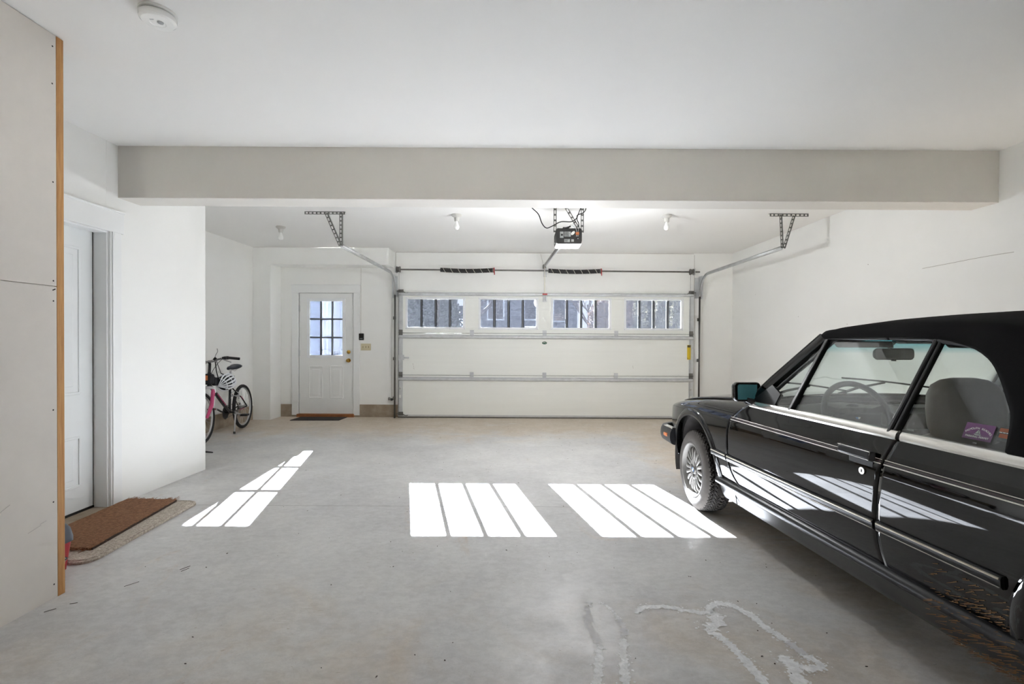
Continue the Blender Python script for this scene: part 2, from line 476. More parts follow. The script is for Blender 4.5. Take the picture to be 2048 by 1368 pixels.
struct('baseboard_front', MB().box(-3.95, -3.624, YF - .004, YF + .14, -.05, .208).box(-2.676, -1.93, YF - .004, YF + .14, -.05, .208), 'concrete_curb', bevel=.004)
# back wall behind the photographer, with an unseen window added for fill daylight
OX0, OX1, OB, OZ = .3, .95, 1.25, 1.85
w = MB().box(-4.35, OX0, YB - .15, YB, -.06, ZC).box(OX1, 3.75, YB - .15, YB, -.06, ZC).box(OX0, OX1, YB - .15, YB, OZ, ZC).box(OX0, OX1, YB - .15, YB, -.06, OB)
struct('wall_back', w, 'wall_paint', smooth=0)
w = MB()
for a, b, c, d in ((OX0, OX0 + .05, OB, OZ), (OX1 - .05, OX1, OB, OZ), (OX0, OX1, OB, OB + .05), (OX0, OX1, OZ - .05, OZ)): w.box(a, b, YB - .12, YB - .06, c, d)
struct('fill_window', w, 'sash_white', smooth=0)  # frame of the unseen window added to let in fill light
# unpainted partition on the near left
XP, YP = -2.17, 2.268
wp = struct('wall_partition', MB().box(XP - .0127, XP, YB, YP, fz(YP) - .0, 1.563).box(XP - .0127, XP, YB, YP, 1.566, ZC - .004).box(XP - .115, XP - .0127, YB, YP + .002, 0., ZC), 'drywall', smooth=0)
sb = MB()
for z in (.16, .55, .98, 1.49, 1.585, 2.05, 2.5, 2.68):
    sb.disc((XP + .0008, YP - .016 - .006 * random.random(), z + .01 * random.random()), (1, 0, 0), .004, 8)
sb.bar((XP + .0006, YP - .02, 1.545), (XP + .0006, YP - .006, 1.552), .005, .001, (1, 0, 0))
sb.build('screw', 'gap_dark', wp, smooth=0)
sc_ = MB()
for (y, z, l, a) in ((2.03, .58, .05, .5), (1.98, .50, .03, .3), (2.16, .45, .06, .25), (2.2, .47, .03, .2)):
    sc_.bar((XP + .0006, y - l / 2, z), (XP + .0006, y + l / 2, z + l * a), .0018, .0008, (1, 0, 0))
sc_.build('scuff_mark', 'scuff', wp, smooth=0)
struct('trim_1', MB().box(XP - .09, XP + .001, YP, YP + .038, fz(YP) - .01, ZC - .002), 'wood_stud', bevel=.003)

# scratch on the right wall
s_ = MB(); pth = spline([(XR - .001, 4.244, 1.964), (XR - .001, 4.0, 1.968), (XR - .001, 3.76, 1.973), (XR - .001, 3.6, 1.9735), (XR - .001, 3.465, 1.971)], 4)
s_.tube(pth, .0016, 5)
s_.build('scratch_mark', 'scratch', bpy.data.objects['wall_right'])
s_ = MB()
for (y, z) in ((7.2, 2.0), (6.1, 1.62), (5.2, 1.5), (4.9, 2.1)): s_.disc((XR - .0008, y, z), (-1, 0, 0), .006, 7, r2=.004)
s_.build('scuff_mark', 'scratch', bpy.data.objects['wall_right'], smooth=0)

w = MB().box(-4.35, -3.63, YF + .151, YF + .165, -.06, ZC + .2).box(-3.63, -2.67, YF + .151, YF + .165, 2.08, ZC + .2).box(-2.67, -1.93, YF + .151, YF + .165, -.06, ZC + .2)
w.box(-1.93, 2.92, YF + .151, YF + .165, 2.10, ZC + .2).box(2.92, 3.75, YF + .151, YF + .165, -.06, ZC + .2)
struct('wall_front_absorber', w, 'bounce_absorber', smooth=0)  # unseen dark layer, added so the sunlit front throws back less light
# ---- door in the near left wall (white slab door, seen edge-on behind the partition)
d2 = struct('door_2', MB().box(XL - .132, XL - .092, DY0 + .005, DY1 - .012, .105, 2.083), 'door_paint_cool', bevel=.002)
pn = MB()
for (z0, z1) in ((.28, .62), (.93, 1.94)):
    for (y0, y1) in ((2.66, 2.96), (3.06, 3.36)):
        P = [(y0, z0), (y1, z0), (y1, z1), (y0, z1)]
        for i in range(4):
            a, b = P[i], P[(i + 1) % 4]
            pn.bar((XL - .091, *a), (XL - .091, *b), .018, .010, (1, 0, 0))
        pn.box(XL - .0925, XL - .088, y0 + .05, y1 - .05, z0 + .05, z1 - .05)
pn.build('door_panel', 'door_paint_cool', d2, bevel=.003)
MB().lathe([(.0, .07), (.022, .066), (.03, .05), (.024, .03), (.012, .02), (.012, 0), (.03, 0), (.03, -.004), (0, -.004)], (XL - .09, DY0 + .08, .96), (1, 0, 0), 20).build('door_knob', 'brass', d2)
MB().box(XL - .135, XL - .091, DY0, DY1, .085, .102).build('weather_strip', 'gap_dark', d2, smooth=0)
MB().box(XL - .125, XL - .095, DY1 - .012, DY1 - .004, .09, 2.09).box(XL - .125, XL - .095, DY0, DY1, 2.083, 2.09).build('door_gap', 'gap_dark', d2, smooth=0)
j = MB().box(XL - .13, XL + .004, DY1 - .004, DY1 + .012, .07, 2.09).box(XL - .092, XL + .004, DY0, DY1, 2.078, 2.09)   # jamb
j.box(XL, XL + .022, DY1 + .008, DY1 + .108, .066, 2.09)                       # side casing
j.box(XL, XL + .030, DY1 + .020, DY1 + .030, .066, 2.09)
j.box(XL, XL + .024, DY0 - .13, DY1 + .128, 2.09, 2.245)                        # head casing
j.box(XL, XL + .032, DY0 - .14, DY1 + .134, 2.238, 2.252)
struct('trim_2', j, 'white_trim', bevel=.0025)
struct('trim_3', MB().box(XL - .13, XL + .05, DY0, DY1 + .01, .03, .088), 'concrete_curb', bevel=.006)

# ---- entry door in the recess
EX0, EX1, EZ0, EZ1 = -3.603, -2.697, .052, 2.053
WX0, WX1, WZ0, WZ1 = -3.437, -2.871, 1.012, 1.930
e = MB(); Y0, Y1 = YF + .012, YF + .056
e.box(EX0, WX0, Y0, Y1, EZ0, EZ1).box(WX1, EX1, Y0, Y1, EZ0, EZ1).box(WX0, WX1, Y0, Y1, EZ0, WZ0).box(WX0, WX1, Y0, Y1, WZ1, EZ1)
d1 = struct('door_1', e, 'door_paint', smooth=0)
e = MB()
for (x0, x1) in ((-3.435, -3.219), (-3.087, -2.876)):
    P = [(x0, .313), (x1, .313), (x1, .836), (x0, .836)]
    for i in range(4):
        a, b = P[i], P[(i + 1) % 4]
        e.bar((a[0], Y0 - .001, a[1]), (b[0], Y0 - .001, b[1]), .016, .010, (0, 1, 0))
    e.box(x0 + .045, x1 - .045, Y0 - .005, Y0 + .001, .313 + .045, .836 - .045)
e.build('door_panel', 'door_paint', d1, bevel=.003)
e = MB()
for (x0, x1, z0, z1) in ((WX0 - .035, WX0 + .012, WZ0 - .035, WZ1 + .035), (WX1 - .012, WX1 + .035, WZ0 - .035, WZ1 + .035), (WX0 + .012, WX1 - .012, WZ1 - .012, WZ1 + .035), (WX0 + .012, WX1 - .012, WZ0 - .035, WZ0 + .012)):
    e.box(x0, x1, Y0 - .012, Y0, z0, z1)
wfr = e.build('window_frame', 'sash_white', d1, bevel=.003)
e = MB()
for k in (1, 2):
    x = lerp(WX0, WX1, k / 3); e.box(x - .011, x + .011, Y0 + .004, Y0 + .015, WZ0, WZ1); e.box(x - .017, x + .017, Y0 + .021, Y0 + .032, WZ0, WZ1, 1)
    z = lerp(WZ0, WZ1, k / 3); e.box(WX0, WX1, Y0 + .003, Y0 + .0155, z - .011, z + .011); e.box(WX0, WX1, Y0 + .0208, Y0 + .0325, z - .015, z + .015, 1)
e.build('muntin', ['muntin_grey', 'sash_white'], d1)
MB().box(WX0, WX1, Y0 + .016, Y0 + .020, WZ0, WZ1).build('window_pane', 'entry_glass', d1, smooth=0)
knob = MB().lathe([(.0, .062), (.02, .06), (.029, .048), (.026, .034), (.012, .024), (.012, .008), (.033, .006), (.034, 0)], (-2.78, Y0, .938), (0, -1, 0), 24)
knob.build('door_knob', 'brass', d1)
MB().lathe([(.0, .028), (.012, .027), (.014, .012), (.030, .010), (.032, 0)], (-2.78, Y0, 1.079), (0, -1, 0), 24).bar((-2.79, Y0 - .03, 1.079), (-2.77, Y0 - .03, 1.079), .016, .006, (0, 1, 0)).build('deadbolt', 'brass', d1)
for z in (.335, 1.058, 1.796):
    MB().cyl((EX0 - .006, Y0 - .008, z - .05), (EX0 - .006, Y0 - .008, z + .05), .007, 10).box(EX0 - .02, EX0 + .012, Y0 - .004, Y0 - .001, z - .05, z + .05).build('hinge', 'steel_galv', d1)
MB().box(EX0 - .02, EX1 + .02, YF - .05, YF + .08, -.02, .05).build('threshold', 'threshold_wood', d1, bevel=.006)
e = MB()
e.box(EX0 - .006, EX0 - .001, Y0 + .002, Y0 + .02, EZ0, EZ1).box(EX1 + .001, EX1 + .006, Y0 + .002, Y0 + .02, EZ0, EZ1).box(EX0, EX1, Y0 + .002, Y0 + .02, EZ1 + .001, EZ1 + .007)
e.build('door_gap', 'gap_dark', d1, smooth=0)
j = MB().box(-3.712, EX0 - .006, YF - .022, YF, .03, 2.055).box(EX1 + .006, -2.592, YF - .022, YF, .03, 2.055)
j.box(-3.722, -2.58, YF - .024, YF, 2.055, 2.192).box(-3.73, -2.572, YF - .03, YF, 2.186, 2.198)
j.box(EX0 - .02, EX0 - .006, YF - .005, YF + .15, .03, 2.07).box(EX1 + .006, EX1 + .02, YF - .005, YF + .15, .03, 2.07).box(EX0 - .02, EX1 + .02, YF, YF + .15, 2.06, 2.074)
for a, b in ((EX0 - .02, EX0 + .014), (EX1 - .014, EX1 + .02)): j.box(a, b, Y1 + .001, YF + .15, .03, 2.07)
j.box(EX0 - .02, EX1 + .02, Y1 + .001, YF + .15, 2.04, 2.074)
struct('trim_4', j, 'white_trim', bevel=.0025)

# ================================================================== GARAGE DOOR
GX0, GX1 = -1.945, 2.93
GY0, GY1 = YF - .05, YF - .001              # the sections close against the inside of the opening
gd = thing('garage_door', 'wide white sectional garage door with four windows across its top section', 'garage door', ((GX0 + GX1) / 2, GY0, 0))
WIN = [(-1.800, -.858), (-.597, .345), (.597, 1.549), (1.800, 2.736)]
GZ = [(.022, .703), (.709, 1.398), (1.404, 2.095)]
wz0, wz1 = 1.488, 1.966
for k, (z0, z1) in enumerate(GZ):
    m = MB()
    if k < 2: m.box(GX0, GX1, GY0, GY1, z0, z1)
    else:
        m.box(GX0, GX1, GY0, GY1, z0, wz0).box(GX0, GX1, GY0, GY1, wz1, z1)
        e = [GX0] + [q for w_ in WIN for q in w_] + [GX1]
        for i in range(0, len(e), 2): m.box(e[i], e[i + 1], GY0, GY1, wz0, wz1)
    so = m.build('door_section', 'panel_door', gd, bevel=.003)
    q = MB()
    for i in range(0, len(m.v), 8):
        xs_ = [v[0] for v in m.v[i:i + 8]]; zz_ = [v[2] for v in m.v[i:i + 8]]; q.box(min(xs_), max(xs_), GY1 + .0002, GY1 + .003, min(zz_), max(zz_))
    q.build('absorber_skin', 'bounce_absorber', so, smooth=0)  # unseen dark skin added to damp sun bounce off the door
    rb = MB()
    if k < 2:
        for i in range(1, 6):
            z = lerp(z0, z1, i / 6.5) + .02; rb.box(GX0 + .08, GX1 - .08, GY0 - .0015, GY0 + .001, z, z + .004)
    rb.box(GX0 + .06, GX1 - .06, GY0 - .004, GY0, z1 - .012, z1 - .002) if k < 2 else rb.box(GX0 + .06, GX1 - .06, GY0 - .004, GY0, z0 + .045, z0 + .05)
    if k < 2: rb.box(GX0 + .06, GX1 - .06, GY0 - .006, GY0, z1 - .055, z1 - .048)
    rb.build('pressed_rib', 'panel_door', so, smooth=0)
    for sx in (0, 1):
        a = GX0 + .004 if sx == 0 else GX1 - .078
        st = MB().box(a, a + .074, GY0 - .010, GY0 + .001, z0 + .006, z1 - .006).build('end_stile', 'steel_galv', gd, bevel=.002)
        if k == 0:
            hs = MB()
            for (zz, r_) in ((.46, .004), (.33, .004)): hs.box(a + .014, a + .05, GY0 - .0112, GY0 - .0098, zz, zz + .05)
            hs.build('sticker', 'label_white', st, smooth=0)
            hl = MB()
            for i in range(4): hl.box(a + .017, a + .047, GY0 - .0122, GY0 - .0110, .466 + i * .011, .470 + i * .011)
            hl.build('sticker_print', 'ink_black', st, smooth=0)
    if k < 2: MB().box(GX0, GX1, GY1 - .02, GY1 - .002, z1 - .01, z1 + .016).build('joint_leak_block', 'gap_dark', gd, smooth=0)  # bar added in the joint to block leaking sun
    # horizontal strut along the upper edge of the section below the joint
zs = [(.620, .668), (1.316, 1.364), (2.022, 2.066)]
for (z0, z1) in zs:
    P = [(GY0, z1 + .006), (GY0 - .012, z1), (GY0 - .042, z1 - .012), (GY0 - .042, z0 + .012), (GY0 - .012, z0), (GY0, z0 - .006)]
    m = MB(); m.grid([[(x, y, z) for y, z in P] for x in (GX0 + .02, GX1 - .02)], flip=True)
    m.build('strut', 'steel_galv', gd, smooth=0, solid=.0015)
MB().box(GX0, GX1, GY0 - .002, GY1 + .002, -.004, .024).build('bottom_seal', 'steel_dark', gd, bevel=.006)
MB().box(GX0, GX1, GY0 - .001, GY0 + .003, .028, .05).build('bottom_retainer', 'steel_galv', gd, smooth=0)
for (x0, x1) in WIN:
    fr = MB(); fw = .03
    for (a0, a1, b0, b1) in ((x0 - .022, x0 + fw * .4, wz0 - .022, wz1 + .022), (x1 - fw * .6, x1 + .022, wz0 - .022, wz1 + .022), (x0, x1, wz1 - .010, wz1 + .022), (x0, x1, wz0 - .022, wz0 + .010)):
        fr.box(a0, a1, GY0 - .010, GY0 + .002, b0, b1)
    fo = fr.build('window_frame', 'sash_white', gd, bevel=.004)
    mu = MB()
    for i in (1, 2, 3):
        x = lerp(x0, x1, i / 4); mu.box(x - .011, x + .011, GY0 + .004, GY0 + .018, wz0, wz1); mu.box(x - .020, x + .020, GY0 + .024, GY0 + .038, wz0, wz1, 1)
    mu.build('muntin', ['muntin_grey', 'sash_white'], fo)
    MB().box(x0, x1, GY0 + .019, GY0 + .023, wz0, wz1).build('window_pane', 'door_glass', fo, smooth=0)
    sc2 = MB()
    for xx in (x0 - .012, lerp(x0, x1, .25), lerp(x0, x1, .5), lerp(x0, x1, .75), x1 + .012):
        for zz in (wz0 - .013, wz1 + .013): sc2.disc((xx, GY0 - .0105, zz), (0, -1, 0), .003, 8)
    sc2.build('frame_screw', 'muntin_grey', fo, smooth=0)
def hinge(x, z, rusty=False):
    m = MB(); y = GY0 - .012
    m.box(x - .032, x + .032, y, y + .004, z - .052, z - .006).box(x - .032, x + .032, y, y + .004, z + .008, z + .05)
    m.cyl((x - .034, y - .006, z), (x + .034, y - .006, z), .008, 8)
    m.bar((x - .02, y - .002, z - .045), (x - .02, y - .008, z), .012, .003, (0, 1, 0)).bar((x + .02, y - .002, z - .045), (x + .02, y - .008, z), .012, .003, (0, 1, 0))
    for (dx, dz) in ((-.022, .035), (.022, .035), (-.022, -.035), (.022, -.035)): m.disc((x + dx, y - .001, z + dz), (0, -1, 0), .006, 8)
    m.build('hinge', 'steel_dark' if rusty else 'steel_galv', gd)
for z in (.706, 1.401):
    for x in (GX0 + .045, -.727, .47, 1.650, GX1 - .045): hinge(x, z + .003, x < -1.5 or x > 2.5)
for (x, z) in ((GX0 + .05, 2.085), (GX1 - .05, 2.085), (GX0 + .05, .07), (GX1 - .05, .07)):
    m = MB().box(x - .04, x + .04, GY0 - .022, GY0 - .010, z - .03, z + .03)
    m.cyl((x - .07 if x < 0 else x + .07, GY0 - .03, z), (x, GY0 - .03, z), .007, 8)
    m.tube(spline([(x + (.03 if x < 0 else -.03), GY0 - .024, z), (x + (.08 if x < 0 else -.08), GY0 - .03, z - .03), (x + (.12 if x < 0 else -.12), GY0 - .025, z - .025)], 4), .007, 6)
    m.build('roller_bracket', 'steel_dark', gd)
lk = MB().box(-1.932, -1.842, GY0 - .02, GY0 - .010, .955, 1.04).box(-1.842, -1.76, GY0 - .016, GY0 - .004, .98, 1.005).cyl((-1.89, GY0 - .03, .998), (-1.89, GY0 - .01, .998), .012, 12)
lk.build('slide_lock', 'steel_galv', gd, bevel=.002)
yl = MB().box(2.822, 2.880, GY0 - .0125, GY0 - .0105, .985, 1.226).build('warning_label', 'label_yellow', gd, smooth=0)
k = MB().box(2.824, 2.878, GY0 - .0135, GY0 - .0123, 1.188, 1.222).build('label_print', 'ink_black', yl, smooth=0)
MB().box(2.828, 2.834, GY0 - .0135, GY0 - .0123, .992, 1.018).build('label_mark', 'ink_black', yl, smooth=0)
tx = text_mb('WARNING', .0135, frame((2.851, GY0 - .0138, 1.205), (1, 0, 0), (0, 0, 1)))
tx.build('label_lettering', 'label_yellow', yl, smooth=0)
bd = MB().disc((.470, GY0 - .0015, 1.248), (0, -1, 0), .040, 28, r2=.040); bd.v = [(x, y, 1.248 + (z - 1.248) * .58) for x, y, z in bd.v]
bo = bd.build('oval_badge', 'badge_green', gd, smooth=0)
MB().bar((.448, GY0 - .002, 1.244), (.466, GY0 - .002, 1.256), .004, .0006, (0, 1, 0)).bar((.466, GY0 - .002, 1.256), (.49, GY0 - .002, 1.243), .004, .0006, (0, 1, 0)).build('badge_mark', 'label_white', bo, smooth=0)
# operator bracket on the top section
MB().box(.435, .505, GY0 - .012, GY0 - .002, 1.92, 2.02).box(.455, .463, GY0 - .05, GY0 - .01, 1.945, 2.02).box(.477, .485, GY0 - .05, GY0 - .01, 1.945, 2.02).build('operator_bracket', 'steel_galv', gd, bevel=.002)
sc2 = MB()
for (x, z, l) in ((-1.70, .90, .03), (-1.69, .86, .02), (-1.685, .83, .03), (1.93, .88, .05)): sc2.bar((x, GY0 - .0008, z), (x + .006, GY0 - .0008, z - l), .003, .0006, (0, 1, 0))
sc2.build('scratch_mark', 'scratch', gd, smooth=0)

j = MB().box(GX0 - .06, GX0 + .03, YF + .166, YF + .18, -.05, 2.12).box(GX1 - .03, GX1 + .06, YF + .166, YF + .18, -.05, 2.12).box(GX0 + .03, GX1 - .03, YF + .166, YF + .18, 2.04, 2.12)
struct('leak_stop_trim', j, 'bounce_absorber', smooth=0)  # unseen stop strips, added to block sun leaking round the door
# ---- tracks
def track(side, label):
    X = -1.985 if side < 0 else 3.005
    t = thing('garage_door_track', label, 'door track', (X, YF - .08, 0))
    yv = YF - .09
    R_ = .34
    # vertical run, curve, horizontal run: a C-shaped channel swept along the path
    path = [(yv, 0.0), (yv, 2.02)]
    for i in range(1, 11):
        a = PI / 2 * i / 10; path.append((yv - R_ * (1 - math.cos(a)), 2.02 + R_ * math.sin(a)))
    xe = 5.45
    path.append((xe, 2.37))
    prof = [(.006, -.018), (.018, -.025), (.025, -.012), (.025, .012), (.018, .025), (.006, .018)]   # opening faces the door
    P = []
    for i, (y, z) in enumerate(path):
        a = path[max(i - 1, 0)]; b = path[min(i + 1, len(path) - 1)]
        d = V((0, b[0] - a[0], b[1] - a[1])).normalized(); n = V((0, d.z, -d.y))
        P.append([V((X + (px if side < 0 else -px) * -1 + (.012 if side < 0 else -.012), y, z)) + n * py for px, py in prof])
    n0 = 2
    MB().grid(P[:n0]).build('vertical_rail', 'steel_dark', t, smooth=30, solid=.002)
    MB().grid(P[n0 - 1:]).build('horizontal_rail', 'steel_track', t, smooth=30, solid=.002)
    # flag bracket, jamb brackets
    s = 1 if side < 0 else -1
    MB().box(min(X - s * .05, X - s * .022), max(X - s * .05, X - s * .022), yv - .02, YF - .002, 1.98, 2.36).box(X - .05, X + .02, YF - .006, YF - .001, 2.0, 2.34).build('flag_bracket', 'steel_galv', t)
    for z in (.30, .95, 1.62):
        MB().box(X - .035, X + .012, YF - .085, YF - .08, z, z + .05).box(X - .035 if s > 0 else X + .007, X - .03 if s > 0 else X + .012, YF - .085, YF - .001, z, z + .05).build('jamb_bracket', 'steel_dark', t)
    # perforated angle iron hanger
    ya = 5.42
    def angle(p, q, name, w=.032, ref=(0, 1, 0)):
        p, q = V(p), V(q); d = (q - p); L = d.length; d.normalize(); a = V(ref); a = (a - d * a.dot(d)).normalized(); b = d.cross(a)
        m = MB(); h = w / 2
        # front web with slots (ladder of rails and rungs), second leg solid
        m.obox((p + q) / 2 + b * (h - .004), b * .004, d * L / 2, a * .0012); m.obox((p + q) / 2 - b * (h - .004), b * .004, d * L / 2, a * .0012)
        n = max(2, int(L / .045))
        for i in range(n + 1):
            c = p + d * (L * i / n); c = c + d * (.008 if i == 0 else -.008 if i == n else 0)
            m.obox(c, b * h, d * .008, a * .0012)
        m.obox((p + q) / 2 + b * h + a * .014, b * .0012, d * L / 2, a * .014)
        m.build(name, 'angle_iron', t, smooth=0)
    if side < 0:
        angle((-2.39, ya, ZC - .017), (-1.935, ya, ZC - .017), 'ceiling_angle'); angle((-1.985, ya + .01, ZC - .01), (-1.985, ya + .01, 2.36), 'hanger_strap'); angle((-2.15, ya + .005, ZC - .02), (-1.99, ya + .005, 2.36), 'diagonal_brace')
    else:
        angle((2.84, ya - .02, ZC - .017), (3.275, ya - .02, ZC - .017), 'ceiling_angle'); angle((2.975, ya, ZC - .01), (2.995, ya, 2.36), 'hanger_strap'); angle((3.12, ya - .01, ZC - .02), (3.01, ya - .01, 2.36), 'diagonal_brace')
    return t
track(-1, 'curved steel door track hung from the ceiling on the entry door side')
track(1, 'curved steel door track hung from the ceiling on the black car side')

# ---- torsion shaft with two springs
ys = YF - .11
tb = thing('torsion_shaft', 'long steel torsion shaft with two black springs above the garage door', 'torsion spring', tuple(at(.46, 2.44, ys)))
pL, pR = at(-1.99, 2.453, ys), at(3.04, 2.437, ys)
MB().cyl(pL, pR, .0125, 12).build('shaft', 'steel_dark', tb)
def onshaft(x): return at(x, lerp(2.453, 2.437, (x + 1.99) / 5.03), ys)
for (a, b) in ((-1.258, -.396), (.532, 1.378)):
    A, B = onshaft(a), onshaft(b); m = MB(); n = 40
    sag = lambda t: V((0, 0, -.016 * math.sin(PI * t)))
    sp = m.tube([lerp(A, B, i / n) + sag(i / n) for i in range(n + 1)], [.034 + .0012 * (i % 2) for i in range(n + 1)], 14).build('spring', 'spring_black', tb)
    st = MB(); turns = 7
    st.tube([lerp(A, B, i / 140) + sag(i / 140) + V((0, math.cos(2 * PI * turns * i / 140) * .0355, math.sin(2 * PI * turns * i / 140) * .0355)) for i in range(4, 138)], .004, 5)
    st.build('paint_stripe', 'spring_line', sp)
    MB().cyl(B, B + V((.035, 0, 0)), .038, 14).build('winding_cone', 'steel_dark', tb)
    MB().cyl(B + V((.02, 0, 0)), B + V((.034, 0, 0)), .044, 12).bar(B + V((.028, -.01, .0)), B + V((.034, -.012, -.075)), .016, .012).build('set_screw_collar', 'red_paint', tb)
for x, q in ((-1.955, 1), (2.905, -1)):
    c = onshaft(x)
    m = MB().lathe([(.012, -.03), (.048, -.03), (.052, -.024), (.044, -.018), (.044, .018), (.052, .024), (.05, .03), (.012, .03)], c, (1, 0, 0), 24)
    m.build('cable_drum', 'steel_dark', tb)
    MB().box(c.x - .045 * q - .006, c.x - .045 * q + .006, c.y - .03, YF - .001, c.z - .05, c.z + .05).build('end_bearing_plate', 'steel_galv', tb)
    MB().cyl(c + V((0, .04, 0)), V((c.x, YF - .066, .1)), .0022, 5).build('lift_cable', 'steel_dark', tb)
c = onshaft(.487)
MB().box(c.x - .03, c.x + .02, YF - .008, YF - .001, c.z - .09, c.z + .08).box(c.x - .02, c.x - .014, ys - .03, YF - .004, c.z - .03, c.z + .03).build('center_bracket', 'steel_galv', tb)

# ---- garage door opener
yo = 4.80
op = thing('garage_door_opener', 'black garage door opener box hanging from perforated straps with a lit lens', 'garage door opener', (.52, yo + .18, 2.3))
bx = MB()
P = []
for (y, z0, z1, x0, x1) in ((yo, 2.274, 2.428, .396, .652), (yo + .27, 2.28, 2.42, .396, .652)):
    P.append([(x0 + .008, y, z0), (x1 - .008, y, z0), (x1, y, z0 + .03), (x1, y, z1 - .012), (x1 - .012, y, z1), (x0 + .012, y, z1), (x0, y, z1 - .012), (x0, y, z0 + .03)])
bx.grid(P, closed=True, flip=True); bx.face(P[0]); bx.face(P[1][::-1])
hs = bx.build('housing', 'black_paint', op, smooth=30, bevel=.004)
fy = yo - .0015
MB().box(.433, .468, fy - .001, fy, 2.332, 2.394).build('label', 'label_grey', hs, smooth=0)
MB().box(.476, .540, fy - .001, fy, 2.345, 2.394).box(.476, .532, fy - .001, fy, 2.290, 2.320).box(.546, .572, fy - .001, fy, 2.294, 2.318).build('label', 'label_grey', hs, smooth=0)
MB().disc((.562, fy - .001, 2.380), (0, -1, 0), .024, 18, r2=.014).build('label', 'label_white', hs, smooth=0)
lines = MB()
for i in range(8): lines.box(.480, .480 + .05 * random.uniform(.6, 1), fy - .0018, fy - .001, 2.349 + i * .0056, 2.3515 + i * .0056)
lines.build('label_print', 'black_paint', hs, smooth=0); lines = MB()
for i in range(4): lines.box(.480, .480 + .045 * random.uniform(.6, 1), fy - .0018, fy - .001, 2.294 + i * .0066, 2.297 + i * .0066)
lines.build('label_print', 'black_paint', hs, smooth=0)
MB().box(.442, .462, fy - .0018, fy - .001, 2.352, 2.372).build('label_mark', 'black_paint', hs, smooth=0)
tm = MB().box(.590, .622, fy - .012, fy, 2.362, 2.390).build('terminal_block', 'orange_tab', hs, bevel=.002)
MB().cyl((.597, fy - .008, 2.352), (.597, fy, 2.352), .004, 8).cyl((.612, fy - .008, 2.352), (.612, fy, 2.352), .004, 8).cyl((.612, fy - .006, 2.325), (.612, fy, 2.325), .004, 8).build('terminal_screw', 'label_white', hs)
ln = MB(); P = []
for (z, y0, y1, x0, x1) in ((2.280, yo + .003, yo + .225, .400, .648), (2.268, yo + .008, yo + .22, .404, .644), (2.262, yo + .03, yo + .20, .42, .63)):
    P.append([(x0, y0, z), (x1, y0, z), (x1, y1, z), (x0, y1, z)])
ln.grid(P, closed=True); ln.face(P[-1][::-1])
ln.build('light_lens', 'lens_lit', op, bevel=.004)
MB().cyl((.525, yo + .003, 2.262), (.525, yo + .010, 2.278), .005, 8).build('lens_tab', 'label_grey', op)
MB().tube(spline([(.392, yo + .02, 2.40), (.386, yo + .03, 2.36), (.384, yo + .05, 2.30), (.392, yo + .06, 2.29)], 5), .003, 6).build('antenna_wire', 'cable_black', op)
rl = MB().bar((.475, yo + .30, 2.335), (.459, YF - .10, 2.505), .030, .034).build('rail', 'steel_dark', op, bevel=.003)
MB().bar((.475, yo + .36, 2.315), (.462, YF - .30, 2.480), .012, .014).build('drive_chain', 'steel_galv', op)
hb = at(.457, 2.525, YF - .02)
MB().box(.435, .482, YF - .13, YF - .001, 2.475, 2.53).build('header_bracket', 'steel_dark', op, bevel=.003)
MB().bar((.462, YF - .13, 2.50), (.468, GY0 - .035, 2.035), .012, .004).build('door_arm', 'insert_cream', op)
MB().box(.43, .51, GY0 - .048, GY0 - .028, 2.035, 2.058).build('arm_clevis', 'red_paint', op, bevel=.003)
def strap(p, q):
    p, q = V(p), V(q); d = (q - p); L = d.length; d.normalize(); a = V((0, 1, 0)); a = (a - d * a.dot(d)).normalized(); b = d.cross(a); m = MB(); h = .015
    for s in (1, -1): m.obox((p + q) / 2 + b * s * (h - .0045), b * .0045, d * L / 2, a * .0012)
    n = int(L / .05)
    for i in range(n + 1): m.obox(p + d * (.008 + (L - .016) * i / n), b * h, d * .009, a * .0012)
    m.obox((p + q) / 2 + b * h + a * .012, b * .0012, d * L / 2, a * .012)
    m.build('hanger_strap', 'angle_iron', op, smooth=0)
strap((.385, yo + .03, ZC), (.385, yo + .03, 2.395)); strap((.658, yo + .03, ZC), (.658, yo + .03, 2.395)); strap((.44, yo + .05, ZC), (.645, yo + .05, 2.40))
MB().box(.36, .70, yo + .015, yo + .045, ZC - .03, ZC - .001).build('ceiling_angle', 'angle_iron', op)
MB().tube(spline([(.60, fy - .01, 2.385), (.590, fy - .012, 2.42), (.57, fy + .01, 2.45), (.54, fy + .05, 2.47), (.52, fy + .07, 2.44)], 5), .0022, 6).tube(spline([(.612, fy - .01, 2.385), (.612, fy - .012, 2.43), (.585, fy + .01, 2.47), (.56, fy + .04, 2.48)], 5), .0018, 6).build('bell_wire', 'label_grey', op)
MB().box(.47, .535, yo + .08, yo + .13, 2.43, 2.458).tube(spline([(.48, yo + .06, 2.44), (.52, yo + .06, 2.452), (.545, yo + .06, 2.462)], 4), .008, 6).build('chain_guard', 'black_paint', op)
pc = thing('power_cord', 'black power cord drooping beside the garage door opener', 'power cord', (.3, 4.78, 2.5))
yc_ = 4.76
MB().tube(spline([(.05, 4.80, ZC - .003), (.149, yc_, 2.620), (.215, yc_, 2.555), (.251, yc_, 2.465), (.296, yc_, 2.420), (.357, yc_, 2.442), (.437, yc_, 2.482), (.538, yc_, 2.484), (.590, yc_ , 2.515), (.603, yc_, 2.55), (.653, yc_, 2.570), (.68, yc_, 2.60), (.69, yc_, 2.66), (.70, 4.80, ZC - .003)], 8), .0052, 8).build('cord', 'cable_black', pc)
MB().tube(spline([(.665, 4.79, ZC - .003), (.64, yc_, 2.64), (.597, yc_ - .002, 2.52), (.612, yc_ - .004, 2.47), (.616, yc_, 2.432)], 6), .0045, 8).build('cord_branch', 'cable_black', pc)

